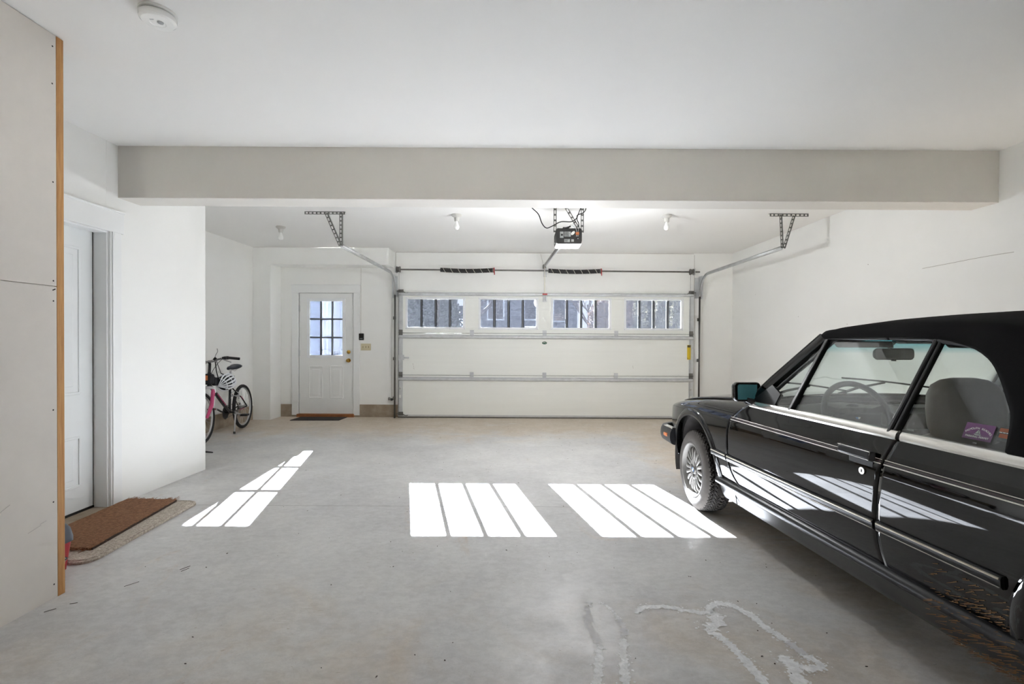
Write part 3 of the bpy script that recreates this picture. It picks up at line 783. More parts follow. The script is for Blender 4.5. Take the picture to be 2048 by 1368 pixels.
# ---- bare bulbs in ceiling sockets
def socket(x, y, r, label):
    t = thing('ceiling_bulb', label, 'ceiling light', (x, y, ZC), group='bare bulbs in round ceiling sockets')
    t['_local'] = 1
    MB().lathe([(.0, 0.), (.058, 0.), (.060, -.012), (.05, -.024), (.032, -.034), (.026, -.075), (.022, -.078), (0, -.078)], (0, 0, 0), (0, 0, 1), 28).build('socket_base', 'porcelain', t)
    MB().lathe([(.013, -.078), (.014, -.092), (.020, -.108), (.030, -.132), (.031, -.145), (.026, -.162), (.014, -.173), (0, -.176)], (0, 0, 0), (0, 0, 1), 24).build('bulb', 'bulb_white', t)
    return t
b0 = socket(-.69, 5.53, 0, 'bare bulb in round ceiling socket nearest the beam, left of the opener')
dup(b0, (1.715 + .69, 5.50 - 5.53, 0), 'bare bulb in round ceiling socket between the opener and the right track')
dup(b0, (-3.03 + .69, 6.18 - 5.53, 0), 'bare bulb in round ceiling socket over the bicycle and entry door recess')

# ---- smoke detector
sd = thing('smoke_detector', 'round white smoke detector on the ceiling near the partition', 'smoke detector', (-1.568, 2.105, ZC))
MB().lathe([(0, 0), (.072, 0), (.072, -.010), (.066, -.012)], (-1.568, 2.105, ZC), (0, 0, 1), 40).build('base_plate', 'label_white', sd)
MB().lathe([(.064, -.012), (.064, -.016), (.070, -.018), (.069, -.036), (.060, -.044), (.030, -.047), (.028, -.0455), (0, -.0455)], (-1.568, 2.105, ZC), (0, 0, 1), 40).build('cover', 'bulb_white', sd)
MB().lathe([(.012, -.0455), (.011, -.050), (0, -.051)], (-1.553, 2.10, ZC), (0, 0, 1), 16).box(-1.583, -1.568, 2.075, 2.08, ZC - .0475, ZC - .045).build('test_button', 'label_grey', sd)

# ---- wall control, switch plate, safety sensor
c_ = MB().box(-2.603, -2.523, YF - .026, YF - .001, 1.278, 1.388)
wc = thing('wall_control', 'black door opener control on the wall beside the entry door', 'wall control', (-2.563, YF - .001, 1.333))
c_.build('case', 'black_paint', wc, bevel=.006)
MB().box(-2.588, -2.538, YF - .0275, YF - .0255, 1.300, 1.307).build('button_mark', 'label_grey', wc, smooth=0)
MB().box(-2.592, -2.534, YF - .029, YF - .0258, 1.315, 1.372).build('push_bar', 'gap_dark', wc, bevel=.003)
sw = thing('switch_plate', 'almond three-gang light switch plate below the black wall control', 'light switch', (-2.49, YF - .001, 1.164))
MB().box(-2.572, -2.408, YF - .007, YF - .001, 1.108, 1.220).build('plate', 'almond', sw, bevel=.003)
for i in range(3):
    x = -2.536 + i * .046
    MB().box(x - .006, x + .006, YF - .009, YF - .006, 1.150, 1.178).bar((x, YF - .008, 1.164), (x, YF - .02, 1.172), .008, .008).build('toggle', 'almond_dark', sw, bevel=.001)
ss = thing('safety_sensor', 'small black safety sensor at the foot of the left door track', 'sensor', (-2.03, YF - .06, .3))
MB().box(-2.055, -2.028, YF - .10, YF - .05, .285, .322).cyl((-2.028, YF - .075, .303), (-2.012, YF - .075, .303), .012, 12).build('eye', 'black_paint', ss, bevel=.004)
MB().box(-2.10, -2.05, YF - .07, YF - .062, .29, .315).tube(spline([(-2.06, YF - .06, .32), (-2.10, YF - .03, .33), (-2.105, YF - .02, .30)], 4), .006, 6).build('bracket', 'steel_dark', ss)

# ---- mats
def slab_mb(poly, zfun, h, n=1):
    m = MB(); top = [V((x, y, zfun(x, y) + h)) for x, y in poly]; bot = [V((x, y, zfun(x, y))) for x, y in poly]
    k = len(poly); m.add(bot + top, [tuple(range(k, 2 * k))] + [(i, (i + 1) % k, k + (i + 1) % k, k + i) for i in range(k)])
    return m
bm = thing('doormat', 'flat dark doormat in front of the entry door', 'doormat', (-3.13, 7.74, .004))
slab_mb([(-3.555, 7.545), (-2.79, 7.575), (-2.79, 7.905), (-3.46, 7.905), (-3.555, 7.90)][0:2] + [(-2.775, 7.91), (-3.54, 7.90)], lambda x, y: fz(y) + .0005, .009).build('pile', 'mat_black', bm, bevel=.003)
def rounded(x0, x1, y0, y1, r, n=6, jit=0.):
    P = []
    for cx, cy, a0 in ((x1 - r, y1 - r, 0), (x0 + r, y1 - r, PI / 2), (x0 + r, y0 + r, PI), (x1 - r, y0 + r, 1.5 * PI)):
        for i in range(n + 1):
            a = a0 + PI / 2 * i / n; P.append((cx + r * math.cos(a) + random.uniform(-jit, jit), cy + r * math.sin(a) + random.uniform(-jit, jit)))
    return P
rg = thing('rug', 'off-white rounded rug lying under the brown coir mat', 'rug', (-2.64, 3.1, fz(3.1)))
SH = lambda P: [(x - (y - 3.1) * .072, y) for x, y in P]
slab_mb(SH(rounded(-2.88, -2.345, 2.585, 3.625, .08)), lambda x, y: fz(y) + .001, .016).build('pile', 'rug_white', rg, bevel=.006)
bd = MB(); P = [(x, y, fz(y) + .018) for x, y in SH(rounded(-2.88 + .018, -2.345 - .018, 2.585 + .018, 3.625 - .018, .065))]
bd.tube(P, .004, 6, closed=True).build('stitched_edge', 'rug_white', rg)
cm = thing('coir_mat', 'brown frayed coir mat on the white rug by the side door', 'doormat', (-2.75, 3.1, fz(3.1) + .02))
def dense(poly, step, jit):
    out = []
    for i in range(len(poly)):
        a, b = V(poly[i]).to_2d() if False else V((*poly[i], 0)), V((*poly[(i + 1) % len(poly)], 0)); n = max(1, int((b - a).length / step))
        for k in range(n): p = lerp(a, b, k / n); out.append((p.x + random.uniform(-jit, jit), p.y + random.uniform(-jit, jit)))
    return out
slab_mb(dense([(-2.865, 2.735), (-2.425, 2.735), (-2.545, 3.60), (-2.925, 3.615)], .03, .004), lambda x, y: fz(y) + .0175, .015).build('pile', 'coir', cm, bevel=.003)
fr = MB()
xr = lambda y: lerp(-2.425, -2.545, (y - 2.735) / .865)
for (ya, sgn) in ((3.605, 1), (2.735, -1)):
    for i in range(150):
        x = random.uniform(-2.86 if ya < 3 else -2.915, xr(ya) - .003); l = random.uniform(.008, .034) * (1.4 if (-2.9 < x < -2.82 or x > xr(ya) - .09) else .8)
        z = fz(ya) + random.uniform(.020, .034); fr.tube([(x, ya - sgn * .01, z), (x + random.uniform(-.012, .012), ya + sgn * l, z + random.uniform(-.008, .008))], .0012, 4)
for i in range(90):
    y = random.uniform(2.74, 3.6); z = fz(y) + random.uniform(.018, .032); fr.tube([(xr(y) - .008, y, z), (xr(y) - .002 + random.uniform(0, .01), y + random.uniform(-.012, .012), z - .004)], .0012, 4)
fr.build('frayed_fringe', 'coir', cm, kind='stuff')
MB().bar((xr(2.74), 2.74, fz(2.74) + .023), (xr(3.59), 3.59, fz(3.59) + .023), .008, .014).build('bound_edge', 'coir_edge', cm, smooth=0)

# ---- red bin and grey tub behind the partition
rb_ = thing('waste_bin', 'red bin with dark grey lid standing behind the wooden partition edge', 'bin', (-2.478, 2.498, fz(2.5)))
z0 = fz(2.6) + .002
def bin_mb(cx, cy, rows, rx, ry, n=8):
    P = []
    for (z, s, r) in rows:
        P.append([(cx + x * 1, cy + y * 1, z) for x, y in rounded(-rx * s, rx * s, -ry * s, ry * s, r, n)])
    m = MB().grid(P, closed=True); m.face(P[0][::-1]); m.face(P[-1]); return m
bin_mb(-2.478, 2.498, [(z0, .80, .025), (z0 + .01, .82, .03), (z0 + .155, .98, .035)], .118, .072).build('body', 'bin_red', rb_, smooth=50)
bin_mb(-2.478, 2.498, [(z0 + .15, 1.03, .035), (z0 + .172, 1.05, .04), (z0 + .218, .97, .04), (z0 + .240, .84, .04), (z0 + .244, .6, .03)], .118, .072).build('lid', 'bin_lid', rb_, smooth=50)
gt = thing('plastic_tub', 'grey plastic tub almost hidden behind the foot of the wooden stud', 'tub', (-2.328, 2.343, fz(2.4)))
bin_mb(-2.328, 2.343, [(fz(2.4) + .002, .9, .02), (fz(2.4) + .125, 1., .025), (fz(2.4) + .13, 1.04, .025), (fz(2.4) + .14, 1.04, .025), (fz(2.4) + .142, .9, .02)], .112, .028).build('body', 'tub_grey', gt, smooth=50)
MB().tube([(x, y, fz(2.4) + .138) for x, y in [(-2.328 + a, 2.343 + b) for a, b in rounded(-.116, .116, -.029, .029, .02)]], .004, 6, closed=True).build('rim', 'bin_lid', gt)

# ---- dried residue on the slab, crumbs
def ribbon(pts, w, m, jag=.5):
    P = spline([(x, y, 0) for x, y in pts], 10); L, R_ = [], []
    for i, p in enumerate(P):
        d = (P[min(i + 1, len(P) - 1)] - P[max(i - 1, 0)]).normalized(); n = V((-d.y, d.x, 0)); t = i / (len(P) - 1)
        ww = w * (.55 + .45 * math.sin(PI * min(1, t * 6 if t < .16 else (1 - t) * 6 if t > .84 else .5 * 2) / 2))
        a = ww * random.uniform(1 - jag, 1 + jag * .6); b = ww * random.uniform(1 - jag, 1 + jag * .6)
        for k, q in ((L, p + n * a), (R_, p - n * b)): k.append(V((q.x, q.y, fz(q.y) + .0012)))
    m.grid([L, R_])
    for i in range(int(len(P) * 1.2)):
        p = random.choice(P); q = p + V((random.uniform(-1, 1) * w * 1.8, random.uniform(-1, 1) * w * 1.8, 0)); r = random.uniform(.002, .006)
        m.face([(q.x + r * random.uniform(.5, 1.3) * math.cos(2 * PI * k / 6), q.y + r * random.uniform(.5, 1.3) * math.sin(2 * PI * k / 6), fz(q.y) + .0010) for k in range(6)])
res = MB()
ribbon([(.345, 1.92), (.318, 1.80), (.300, 1.715), (.285, 1.62)], .018, res)
ribbon([(.352, 2.245), (.350, 2.20)], .012, res, .7)
ribbon([(.45, 1.96), (.430, 1.885), (.415, 1.80), (.400, 1.71), (.39, 1.63)], .018, res)
ribbon([(.405, 2.24), (.44, 2.18), (.46, 2.10)], .008, res, .8)
ribbon([(.545, 2.15), (.60, 2.20), (.70, 2.205), (.78, 2.175), (.85, 2.155), (.905, 2.17)], .017, res, .5)
ribbon([(.90, 2.16), (.88, 2.08), (.83, 2.03)], .034, res, .6)
ribbon([(.88, 2.17), (.93, 2.225), (.985, 2.232), (1.02, 2.205), (1.06, 2.13), (1.075, 2.05), (1.10, 1.99), (1.115, 1.94)], .020, res)
ribbon([(1.12, 1.87), (1.155, 1.83), (1.155, 1.795), (1.10, 1.785), (1.075, 1.795)], .020, res)
ribbon([(1.035, 1.86), (1.05, 1.81), (1.03, 1.74), (1.025, 1.66)], .026, res)
ribbon([(.81, 2.03), (.855, 1.97), (.875, 1.90), (.885, 1.82), (.893, 1.75), (.895, 1.66)], .021, res)
res.build('residue_stain', 'residue_white', floor, smooth=0, kind='stuff', label='dried white adhesive trails on the concrete')
res = MB()
ribbon([(.33, 2.20), (.325, 2.06), (.335, 1.93)], .016, res, .9); ribbon([(.46, 2.12), (.465, 2.04), (.455, 1.98)], .014, res, .9); ribbon([(1.115, 1.95), (1.13, 1.89), (1.135, 1.86)], .018, res)
res.build('residue_stain', 'residue_grey', floor, smooth=0, kind='stuff', label='grey worn patches of the adhesive trails')
db = MB()
for i in range(230):
    x, y = random.uniform(-2.0, 1.6), random.uniform(1.7, 7.4)
    if y < 2.3: x = random.uniform(-1.6, 1.5)
    r = random.uniform(.0010, .0030); a0 = random.uniform(0, 6.28); el = random.uniform(1, 2.6)
    c, s = math.cos(a0), math.sin(a0)
    pts = [(r * el * math.cos(2 * PI * k / 6) * random.uniform(.6, 1.2), r * math.sin(2 * PI * k / 6) * random.uniform(.6, 1.2)) for k in range(6)]
    db.prism([(x + u * c - v * s, y + u * s + v * c, fz(y) + .0003) for u, v in pts], (0, 0, .002))
for (u, v, l, a) in ((-1.93, 2.36, .06, .9), (-1.78, 2.54, .05, 1.0), (-1.76, 2.52, .04, 1.1), (-2.05, 2.2, .03, .3), (.55, 3.08, .07, -.4), (-2.1, 2.13, .04, .8)):
    db.bar((u, v, fz(v) + .002), (u + l * math.cos(a), v + l * math.sin(a), fz(v) + .002), .0018, .0018)
o = db.build('floor_debris', 'debris_dark', smooth=0, kind='stuff', label='scattered dark crumbs and twigs on the concrete floor'); o['category'] = 'debris'

# ================================================================== BICYCLE
R0, F0 = V((-3.90, 6.87, 0)), V((-3.725, 5.70, 0))
ax = (F0 - R0).normalized(); sd_ = V((-ax.y, ax.x, 0))            # along the frame; sd_ points away from the wall
bk = thing('bicycle', 'black and pink bicycle on its kickstand against the left wall', 'bicycle', tuple(R0 + ax * .5 + V((0, 0, fz(6.3)))))
LEAN = -.035
def B(s, h, t=0.):
    p = R0 + ax * s + sd_ * (t + LEAN * h); return V((p.x, p.y, fz(p.y) + h))
WB = (F0 - R0).length; WR = .312
def wheel(s, name, nsp=32):
    c = B(s, WR); up = (B(s, 1) - B(s, 0)).normalized(); n = (sd_ - up * sd_.dot(up)).normalized()
    ring = lambda r, t=0.: [c + n * t + (ax * math.cos(2 * PI * i / 48) + up * math.sin(2 * PI * i / 48)) * r for i in range(48)]
    t_ = MB().tube(ring(WR - .022), .022, 10, closed=True).build(name, 'rubber', bk)
    MB().tube(ring(WR - .047), .011, 8, closed=True).build('rim', 'alloy', t_)
    m = MB()
    for i in range(nsp):
        a = 2 * PI * i / nsp; b = a + (.5 if i % 4 < 2 else -.5)
        h = c + n * (.03 if i % 2 else -.03) + (ax * math.cos(b) + up * math.sin(b)) * .02
        m.tube([h, c + (ax * math.cos(a) + up * math.sin(a)) * (WR - .05)], .0012, 4)
    m.build('spokes', 'alloy', t_)
    MB().cyl(c - n * .05, c + n * .05, .016, 12).cyl(c - n * .066, c + n * .066, .006, 8).cyl(c + n * .03, c + n * .036, .03, 14).build('hub', 'alloy', t_)
    return c, n, up
cr, nr, ur = wheel(0, 'wheel'); cf, nf, uf = wheel(WB, 'wheel')
BB, ST, HT, HB_ = B(.43, .285), B(.375, .64), B(.945, .845), B(.975, .665)
MB().tube([B(.955, .69), BB], .021, 10).tube([HT + (HB_ - HT) * .12, B(.385, .585)], .017, 10).tube([BB, ST], .017, 10).tube([HT, HB_], .020, 10).build('frame', 'bike_black', bk)
dec = MB()
for k in range(8):
    a, b = .30 + k * .055, .30 + k * .055 + .034
    p0, p1 = lerp(B(.955, .69), BB, a), lerp(B(.955, .69), BB, b); dec.bar(p0 + sd_ * .0212, p1 + sd_ * .0212, .020, .002, sd_)
dec.build('frame_lettering_band', 'bike_pink', bk)
dw = MB()
for k in range(3): dw.bar(lerp(BB, ST, .5 + k * .13) + sd_ * .0172, lerp(BB, ST, .58 + k * .13) + sd_ * .0172, .014, .002, sd_)
dw.build('decal', 'bike_white', bk)
for t in (-.045, .045):
    m = MB().tube([B(.40, .285, t * .7), B(.02, WR, t * 1.3)], .009, 8); m.build('chain_stay', 'bike_black', bk)
    MB().tube([B(.385, .60, t * .7), B(.15, .45, t * 1.1), B(.01, WR + .01, t * 1.3)], .008, 8).build('seat_stay', 'bike_black', bk)
    MB().bar(B(.26, .29, t * 1.1 + (.009 if t > 0 else -.009)), B(.12, .302, t * 1.25 + (.009 if t > 0 else -.009)), .008, .002, sd_).build('stay_decal', 'bike_pink', bk)
    MB().bar(B(.19, .475, t * 1.1 + .009), B(.12, .42, t * 1.2 + .009), .008, .002, sd_).build('stay_decal', 'bike_pink', bk)
# pink suspension fork with a white crown
fk = MB()
for t in (-.058, .058):
    fk.tube([B(.985, .64, t), B(1.0, .60, t), B(1.04, .46, t), B(WB, WR, t)], [.021, .023, .024, .016], 12)
fko = fk.build('fork', 'bike_pink', bk)
MB().tube(spline([B(.985, .60, -.07), B(.985, .655, -.055), B(.985, .665, 0), B(.985, .655, .055), B(.985, .60, .07)], 5), .018, 10).build('fork_crown', 'bike_white', fko)
for t in (-.058, .058): MB().tube([B(1.012, .56, t + .021), B(1.05, .42, t + .0215)], .008, 6).build('fork_decal', 'bike_white', fko)
sp_ = MB().tube([ST, B(.345, .83)], .0135, 10).build('seat_post', 'alloy', bk)
MB().tube([B(.37, .63), B(.367, .66)], .022, 12).bar(B(.385, .645), B(.385, .645, .05), .012, .008).build('seat_clamp', 'black_paint', bk)
P = []
for s, w, hh, dz in ((.50, .018, .022, -.012), (.47, .026, .03, -.002), (.42, .030, .036, 0), (.36, .040, .038, -.004), (.31, .060, .042, .0), (.26, .078, .046, .010), (.225, .074, .040, .014), (.205, .05, .024, .012)):
    row = []
    for i in range(14):
        a = 2 * PI * i / 14; row.append(B(s - .075, .880 + dz + hh * .72 * math.sin(a), w * math.cos(a)))
    P.append(row)
m = MB().grid(P, closed=True); m.face(P[0]); m.face(P[-1][::-1])
sdl = m.build('saddle', 'saddle_black', bk, smooth=60)
MB().tube([B(0.360, .855, .02), B(0.280, .832, .022), B(0.180, .86, .03)], .004, 6).build('saddle_rail', 'alloy', sdl)
MB().tube([B(0.360, .855, -.02), B(0.280, .832, -.022), B(0.180, .86, -.03)], .004, 6).build('saddle_rail', 'alloy', sdl)
MB().obox(B(.335, .745, 0) - ax * .03, ax * .012, sd_ * .028, V((0, 0, .020))).build('rear_reflector', 'black_paint', bk, bevel=.004)
# drive train on the wall side
dn = -sd_
MB().cyl(BB + dn * .045, BB + dn * .05, .088, 28).cyl(BB + dn * .05, BB + dn * .054, .06, 20).cyl(BB - dn * .06, BB + dn * .08, .014, 12).build('chainring', 'black_paint', bk)
MB().lathe([(.088, 0), (.094, .002), (.094, .006), (.088, .008)], BB + dn * .043, dn, 32).build('chain_guard', 'bike_black', bk)
pk = B(.585, .345, -.09); MB().bar(BB + dn * .085, pk, .022, .012, sd_).build('crank', 'alloy', bk)
MB().obox(pk - sd_ * .06, sd_ * .045, ax * .03, V((0, 0, .011))).build('pedal', 'reflector_red', bk, bevel=.004)
pk2 = B(.275, .225, .075); MB().bar(BB - dn * .07, pk2, .022, .012, sd_).build('crank', 'alloy', bk)
MB().obox(pk2 + sd_ * .055 - V((0, 0, 0)), sd_ * .045, ax * .04, V((0, 0, .013))).build('pedal', 'black_paint', bk, bevel=.004)
MB().tube([BB + dn * .046 + V((0, 0, .086)), cr + dn * .046 + ur * .05], .004, 6).tube([BB + dn * .046 - V((0, 0, .086)), B(.06, .235, -.05)], .004, 6).build('chain', 'steel_dark', bk)
MB().lathe([(.05, 0), (.05, .004), (.04, .008), (.04, .012), (.03, .016), (.03, .02)], cr + dn * .036, dn, 24).build('cassette', 'steel_dark', bk)
MB().bar(cr + dn * .06 - V((0, 0, .02)), B(.07, .17, -.065), .026, .012, sd_).cyl(B(.06, .20, -.06), B(.06, .20, -.075), .022, 12).cyl(B(.08, .165, -.06), B(.08, .165, -.075), .022, 12).build('derailleur', 'black_paint', bk)
MB().bar(B(.245, .485, -.05), B(.245, .485, .055), .02, .02).tube([B(.24, .52, .05), B(.255, .44, .055)], .010, 8).tube([B(.24, .52, .05), B(.235, .56, 0), B(.24, .52, -.05)], .004, 6).build('brake', 'alloy', bk)
MB().tube([B(.40, .27, .055), B(.42, .25, .07)], .016, 10).tube([B(.42, .25, .07), V((-3.762, 6.41, fz(6.4) + .022))], [.010, .008], 10).build('kickstand', 'alloy', bk)
MB().cyl(V((-3.762, 6.41, fz(6.4) + .002)), V((-3.763, 6.412, fz(6.4) + .03)), .014, 10).build('kickstand_foot', 'rubber', bk)
# bars, stem, grips, levers, cables
SH = B(.925, .955); BC = B(.955, .985)
MB().tube([HT, SH], .016, 10).tube([SH, BC], .016, 10).build('stem', 'black_paint', bk)
def hb(t, dz, ds=0.): return BC + sd_ * t + V((0, 0, dz)) - ax * ds
bars = spline([hb(-.33, .030, .06), hb(-.20, .045, .035), hb(-.12, .03, .0), hb(-.05, .0), hb(.05, .0), hb(.12, .03, 0), hb(.20, .045, .035), hb(.33, .030, .06)], 6)
MB().tube(bars, .012, 10).build('handlebar', 'alloy', bk)
for s in (1, -1):
    MB().tube([hb(s * .215, .043, .038), hb(s * .335, .029, .062)], .0165, 12).build('grip', 'rubber', bk)
    MB().tube([hb(s * .165, .040, .02), hb(s * .215, .043, .038)], .021, 10).obox(hb(s * .18, .042, .01), sd_ * .022, ax * .02, V((0, 0, .014))).build('shifter', 'black_paint', bk)
    MB().tube([hb(s * .16, .03, -.01), hb(s * .20, .018, -.035), hb(s * .27, -.010, -.02)], .006, 8).build('brake_lever', 'alloy', bk)
MB().tube(spline([hb(.17, .035, -.02), hb(.13, -.03, -.07), hb(.06, -.14, -.06), B(.94, .80, .03)], 6), .003, 6).tube(spline([hb(-.16, .03, -.02), hb(-.10, -.06, -.09), hb(0, -.16, -.08), B(.93, .78, -.02)], 6), .003, 6).tube(spline([hb(.16, .03, -.02), hb(.02, -.02, -.12), hb(-.06, -.14, -.09), B(.97, .70, -.03)], 6), .003, 6).tube(spline([hb(.15, .04, -.01), hb(.02, .0, -.10), hb(-.12, -.10, -.09), hb(-.10, -.24, -.05)], 6), .0026, 6).build('brake_cable', 'cable_black', bk)
# helmet slung on the bars by its straps
hc = B(.735, .705, .085)
hm = thing('bicycle_helmet', 'white and black vented helmet hanging by straps from the bicycle handlebar', 'helmet', tuple(hc))
hx = (-ax * .86 + V((0, 0, .28)) + sd_ * .25).normalized(); hz = (sd_ * .9 + V((0, 0, .45)) - ax * .1); hz = (hz - hx * hz.dot(hx)).normalized(); hy = hz.cross(hx)
def HP(a, b, r=1.): return hc + (hx * math.cos(a) * math.cos(b) * .128 + hy * math.sin(a) * math.cos(b) * .098 + hz * math.sin(b) * .105) * r
P = [[HP(2 * PI * i / 28, PI / 2 * j / 7 - .12, .955) for i in range(28)] for j in range(8)]
MB().grid(P, closed=True).build('liner', 'foam_dark', hm, solid=.012)
m = MB()
for k in (-.85, -.5, -.17, .17, .5, .85):          # long ribs front to back
    pts = []
    for i in range(13):
        u = -1 + 2 * i / 12; q = math.sqrt(max(0, 1 - u * u)); a = k * q
        pts.append(hc + (hx * u * .132 + hy * math.sin(a * 1.35) * .100 * (.35 + .65 * q) + hz * (.108 * q * math.cos(a * 1.2) + .004)) )
    m.tube(pts, [.005 + .007 * math.sin(PI * i / 12) for i in range(13)], 8)
for u in (-.55, .05, .6):
    q = math.sqrt(1 - u * u); pts = [hc + (hx * u * .130 + hy * math.sin(a) * .100 * q + hz * (.107 * q * math.cos(a))) for a in [(-1.35 + 2.7 * i / 12) for i in range(13)]]
    m.tube(pts, .0065, 8)
m.tube([HP(2 * PI * i / 28, -.08, 1.01) for i in range(28)], .010, 8, closed=True)
m.build('shell', 'helmet_white', hm, smooth=60)
st = MB(); tp = hb(.075, .03, -.005)
st.tube([tp + V((0, 0, .012)), lerp(tp, hc, .5) - sd_ * .02 + ax * .05, B(.84, .70, .07)], .0065, 6, sx=.4).tube([tp + V((0, 0, .012)) - ax * .012, lerp(tp, hc, .6) + ax * .0, hc + V((0, 0, .10))], .0065, 6, sx=.4)
st.tube(spline([tp + V((0, 0, .010)), tp + V((.01, 0, .05)), tp + sd_ * .03 + V((0, 0, .09)), tp + sd_ * .025 + V((0, 0, .13))], 4), .003, 6)
st.tube([tp + V((0, 0, .015)) + sd_ * .01, tp + V((0, 0, -.01)) - sd_ * .01], .016, 8)
st.build('chin_strap', 'foam_dark', hm)
bg = thing('handlebar_bag', 'small dark bag with an orange tab strapped at the bicycle head tube', 'bag', tuple(B(.97, .75)))
bgc = B(.985, .77, .0)
bgm = MB().obox(bgc + ax * .03, ax * .05, sd_ * .075, V((0, 0, .065))).build('body', 'bag_black', bg, bevel=.03, bseg=4)
MB().obox(bgc + ax * .085 + sd_ * .0 + V((0, 0, .02)), ax * .004, sd_ * .035, V((0, 0, .03))).build('orange_tab', 'orange_tab', bg, bevel=.003)
MB().obox(B(.86, .73, .03), ax * .055, sd_ * .03, V((0, 0, .05))).build('side_pouch', 'bag_black', bg, bevel=.02, bseg=3)

# wheel of something parked behind the wall corner
cw = thing('cart_wheel', 'small black wheel with a jutting axle peeking out behind the wall corner', 'wheel', (-3.20, 4.82, fz(4.8)))
wc_ = V((-3.205, 4.80, fz(4.8) + .118))
wx = V((.25, -.97, 0)).normalized()
wn = V((0, 0, 1)).cross(wx)
MB().tube([wc_ + (wx * math.cos(2 * PI * i / 32) * .6 + V((.8 * math.cos(2 * PI * i / 32), .0, math.sin(2 * PI * i / 32)))) .normalized() * .098 for i in range(32)], .018, 10, closed=True).build('tyre', 'rubber', cw)
MB().tube([wc_ + V((math.cos(2 * PI * i / 24) * .98, -math.cos(2 * PI * i / 24) * .4, math.sin(2 * PI * i / 24))).normalized() * .072 for i in range(24)], .012, 8, closed=True).build('rim', 'black_paint', cw)
MB().tube([wc_ - V((.05, 0, 0)), wc_ + V((.10, 0, .002)), wc_ + V((.172, -.0, -.004))], [.012, .010, .006], 8).build('axle', 'black_paint', cw)
MB().tube([wc_ + V((-.02, 0, 0)), wc_ + V((-.14, .03, .25)), wc_ + V((-.18, .05, .55))], .012, 8).build('strut', 'black_paint', cw)

# ================================================================== OUTSIDE
struct('exterior_ground', MB().box(-40, 45, YF + .16, 75, -.12, -.02), 'asphalt', smooth=0)
struct('exterior_ground_rear', MB().box(-40, 45, -40, YB - .16, .05, .15), 'bounce_ground', smooth=0)  # unseen ground, coloured pale as a reflector for the room
# wing of the house running out from the left of the entry door
dirw = V((-.089, 1, 0)).normalized(); nw = V((dirw.y, -dirw.x, 0))
hs_ = thing('house_wing', 'pale sided house wing running away outside the entry door window', 'house', (-4.0, 9, 0))
A0 = V((-3.88, YF + .16, 0)); Lw = 11.0; m = MB(); hgt = 3.30; n = 26
for i in range(n):
    z0 = hgt * i / n; z1 = hgt * (i + 1) / n
    P0, P1 = A0 + V((0, 0, 0)), A0 + dirw * Lw
    m.face([P0 + nw * .014 + V((0, 0, z0)), P1 + nw * .014 + V((0, 0, z0)), P1 + nw * .002 + V((0, 0, z1)), P0 + nw * .002 + V((0, 0, z1))][::-1])
    m.face([P0 + nw * .014 + V((0, 0, z0)), P1 + nw * .014 + V((0, 0, z0)), P1 + V((0, 0, z0)), P0 + V((0, 0, z0))])
m.obox(A0 + dirw * Lw / 2 - nw * .11 + V((0, 0, hgt / 2)), dirw * Lw / 2, nw * .10, V((0, 0, hgt / 2)))
m.build('wall', 'siding_pale', hs_, smooth=0)
for d in (1.9, 3.3, 5.6, 8.2, Lw):
    MB().obox(A0 + dirw * d + nw * .02 + V((0, 0, hgt / 2)), dirw * .07, nw * .03, V((0, 0, hgt / 2))).build('corner_board', 'white_out', hs_, smooth=0)
for d in (2.6, 6.9): 
    MB().obox(A0 + dirw * d + nw * .02 + V((0, 0, 1.7)), dirw * .45, nw * .03, V((0, 0, .75))).build('window', 'white_out', hs_, smooth=0)
MB().obox(A0 + dirw * Lw / 2 - nw * .9 + V((0, 0, hgt + .02)), dirw * Lw / 2, nw * .905, V((0, 0, .02))).build('eave', 'white_out', hs_, smooth=0)
MB().cyl((-4.25, 11.4, 0), (-4.25, 11.4, 2.9), .07, 8).build('downpipe', 'roof_out', hs_)
# house across the road
def house(name, label, x0, x1, y, h, wallm, wins, roofh=2.6, depth=8):
    t = thing(name, label, 'house', ((x0 + x1) / 2, y, 0))
    m = MB().box(x0, x1, y, y + depth, -.05, h)
    m.build('wall', wallm, t, smooth=0)
    sl = MB()
    for i in range(int(h / .2)): sl.box(x0, x1, y - .012, y, i * .2, i * .2 + .02)
    sl.build('siding_line', wallm, t, smooth=0)
    MB().prism([(x0 - .4, y - .4, h), (x0 - .4, y + depth + .4, h), (x0 - .4, y + depth / 2, h + roofh)], (x1 - x0 + .8, 0, 0)).build('roof', 'roof_out', t, smooth=0)
    for (a, b, c, d) in wins:
        f_ = MB().box(a - .1, b + .1, y - .05, y, c - .1, d + .1).build('window', 'white_out', t, smooth=0)
        MB().box(a, b, y - .06, y - .045, c, d).box((a + b) / 2 - .03, (a + b) / 2 + .03, y - .07, y - .055, c, d).build('pane', 'pane_dark', f_, smooth=0)
    return t
house('house', 'grey sided house across the road seen through the second garage window', -2.9, 4.2, 33, 6.2, 'siding_grey', [(-1.9, -.9, 2.6, 4.4), (.6, 1.6, 2.6, 4.4), (2.6, 3.4, 2.5, 4.3)])
house('house', 'distant pale house low behind the bare branches in the first garage window', -7.6, -5.2, 46, 3.3, 'white_out', [(-6.8, -6.2, 1.6, 2.6)], 1.2, 5)
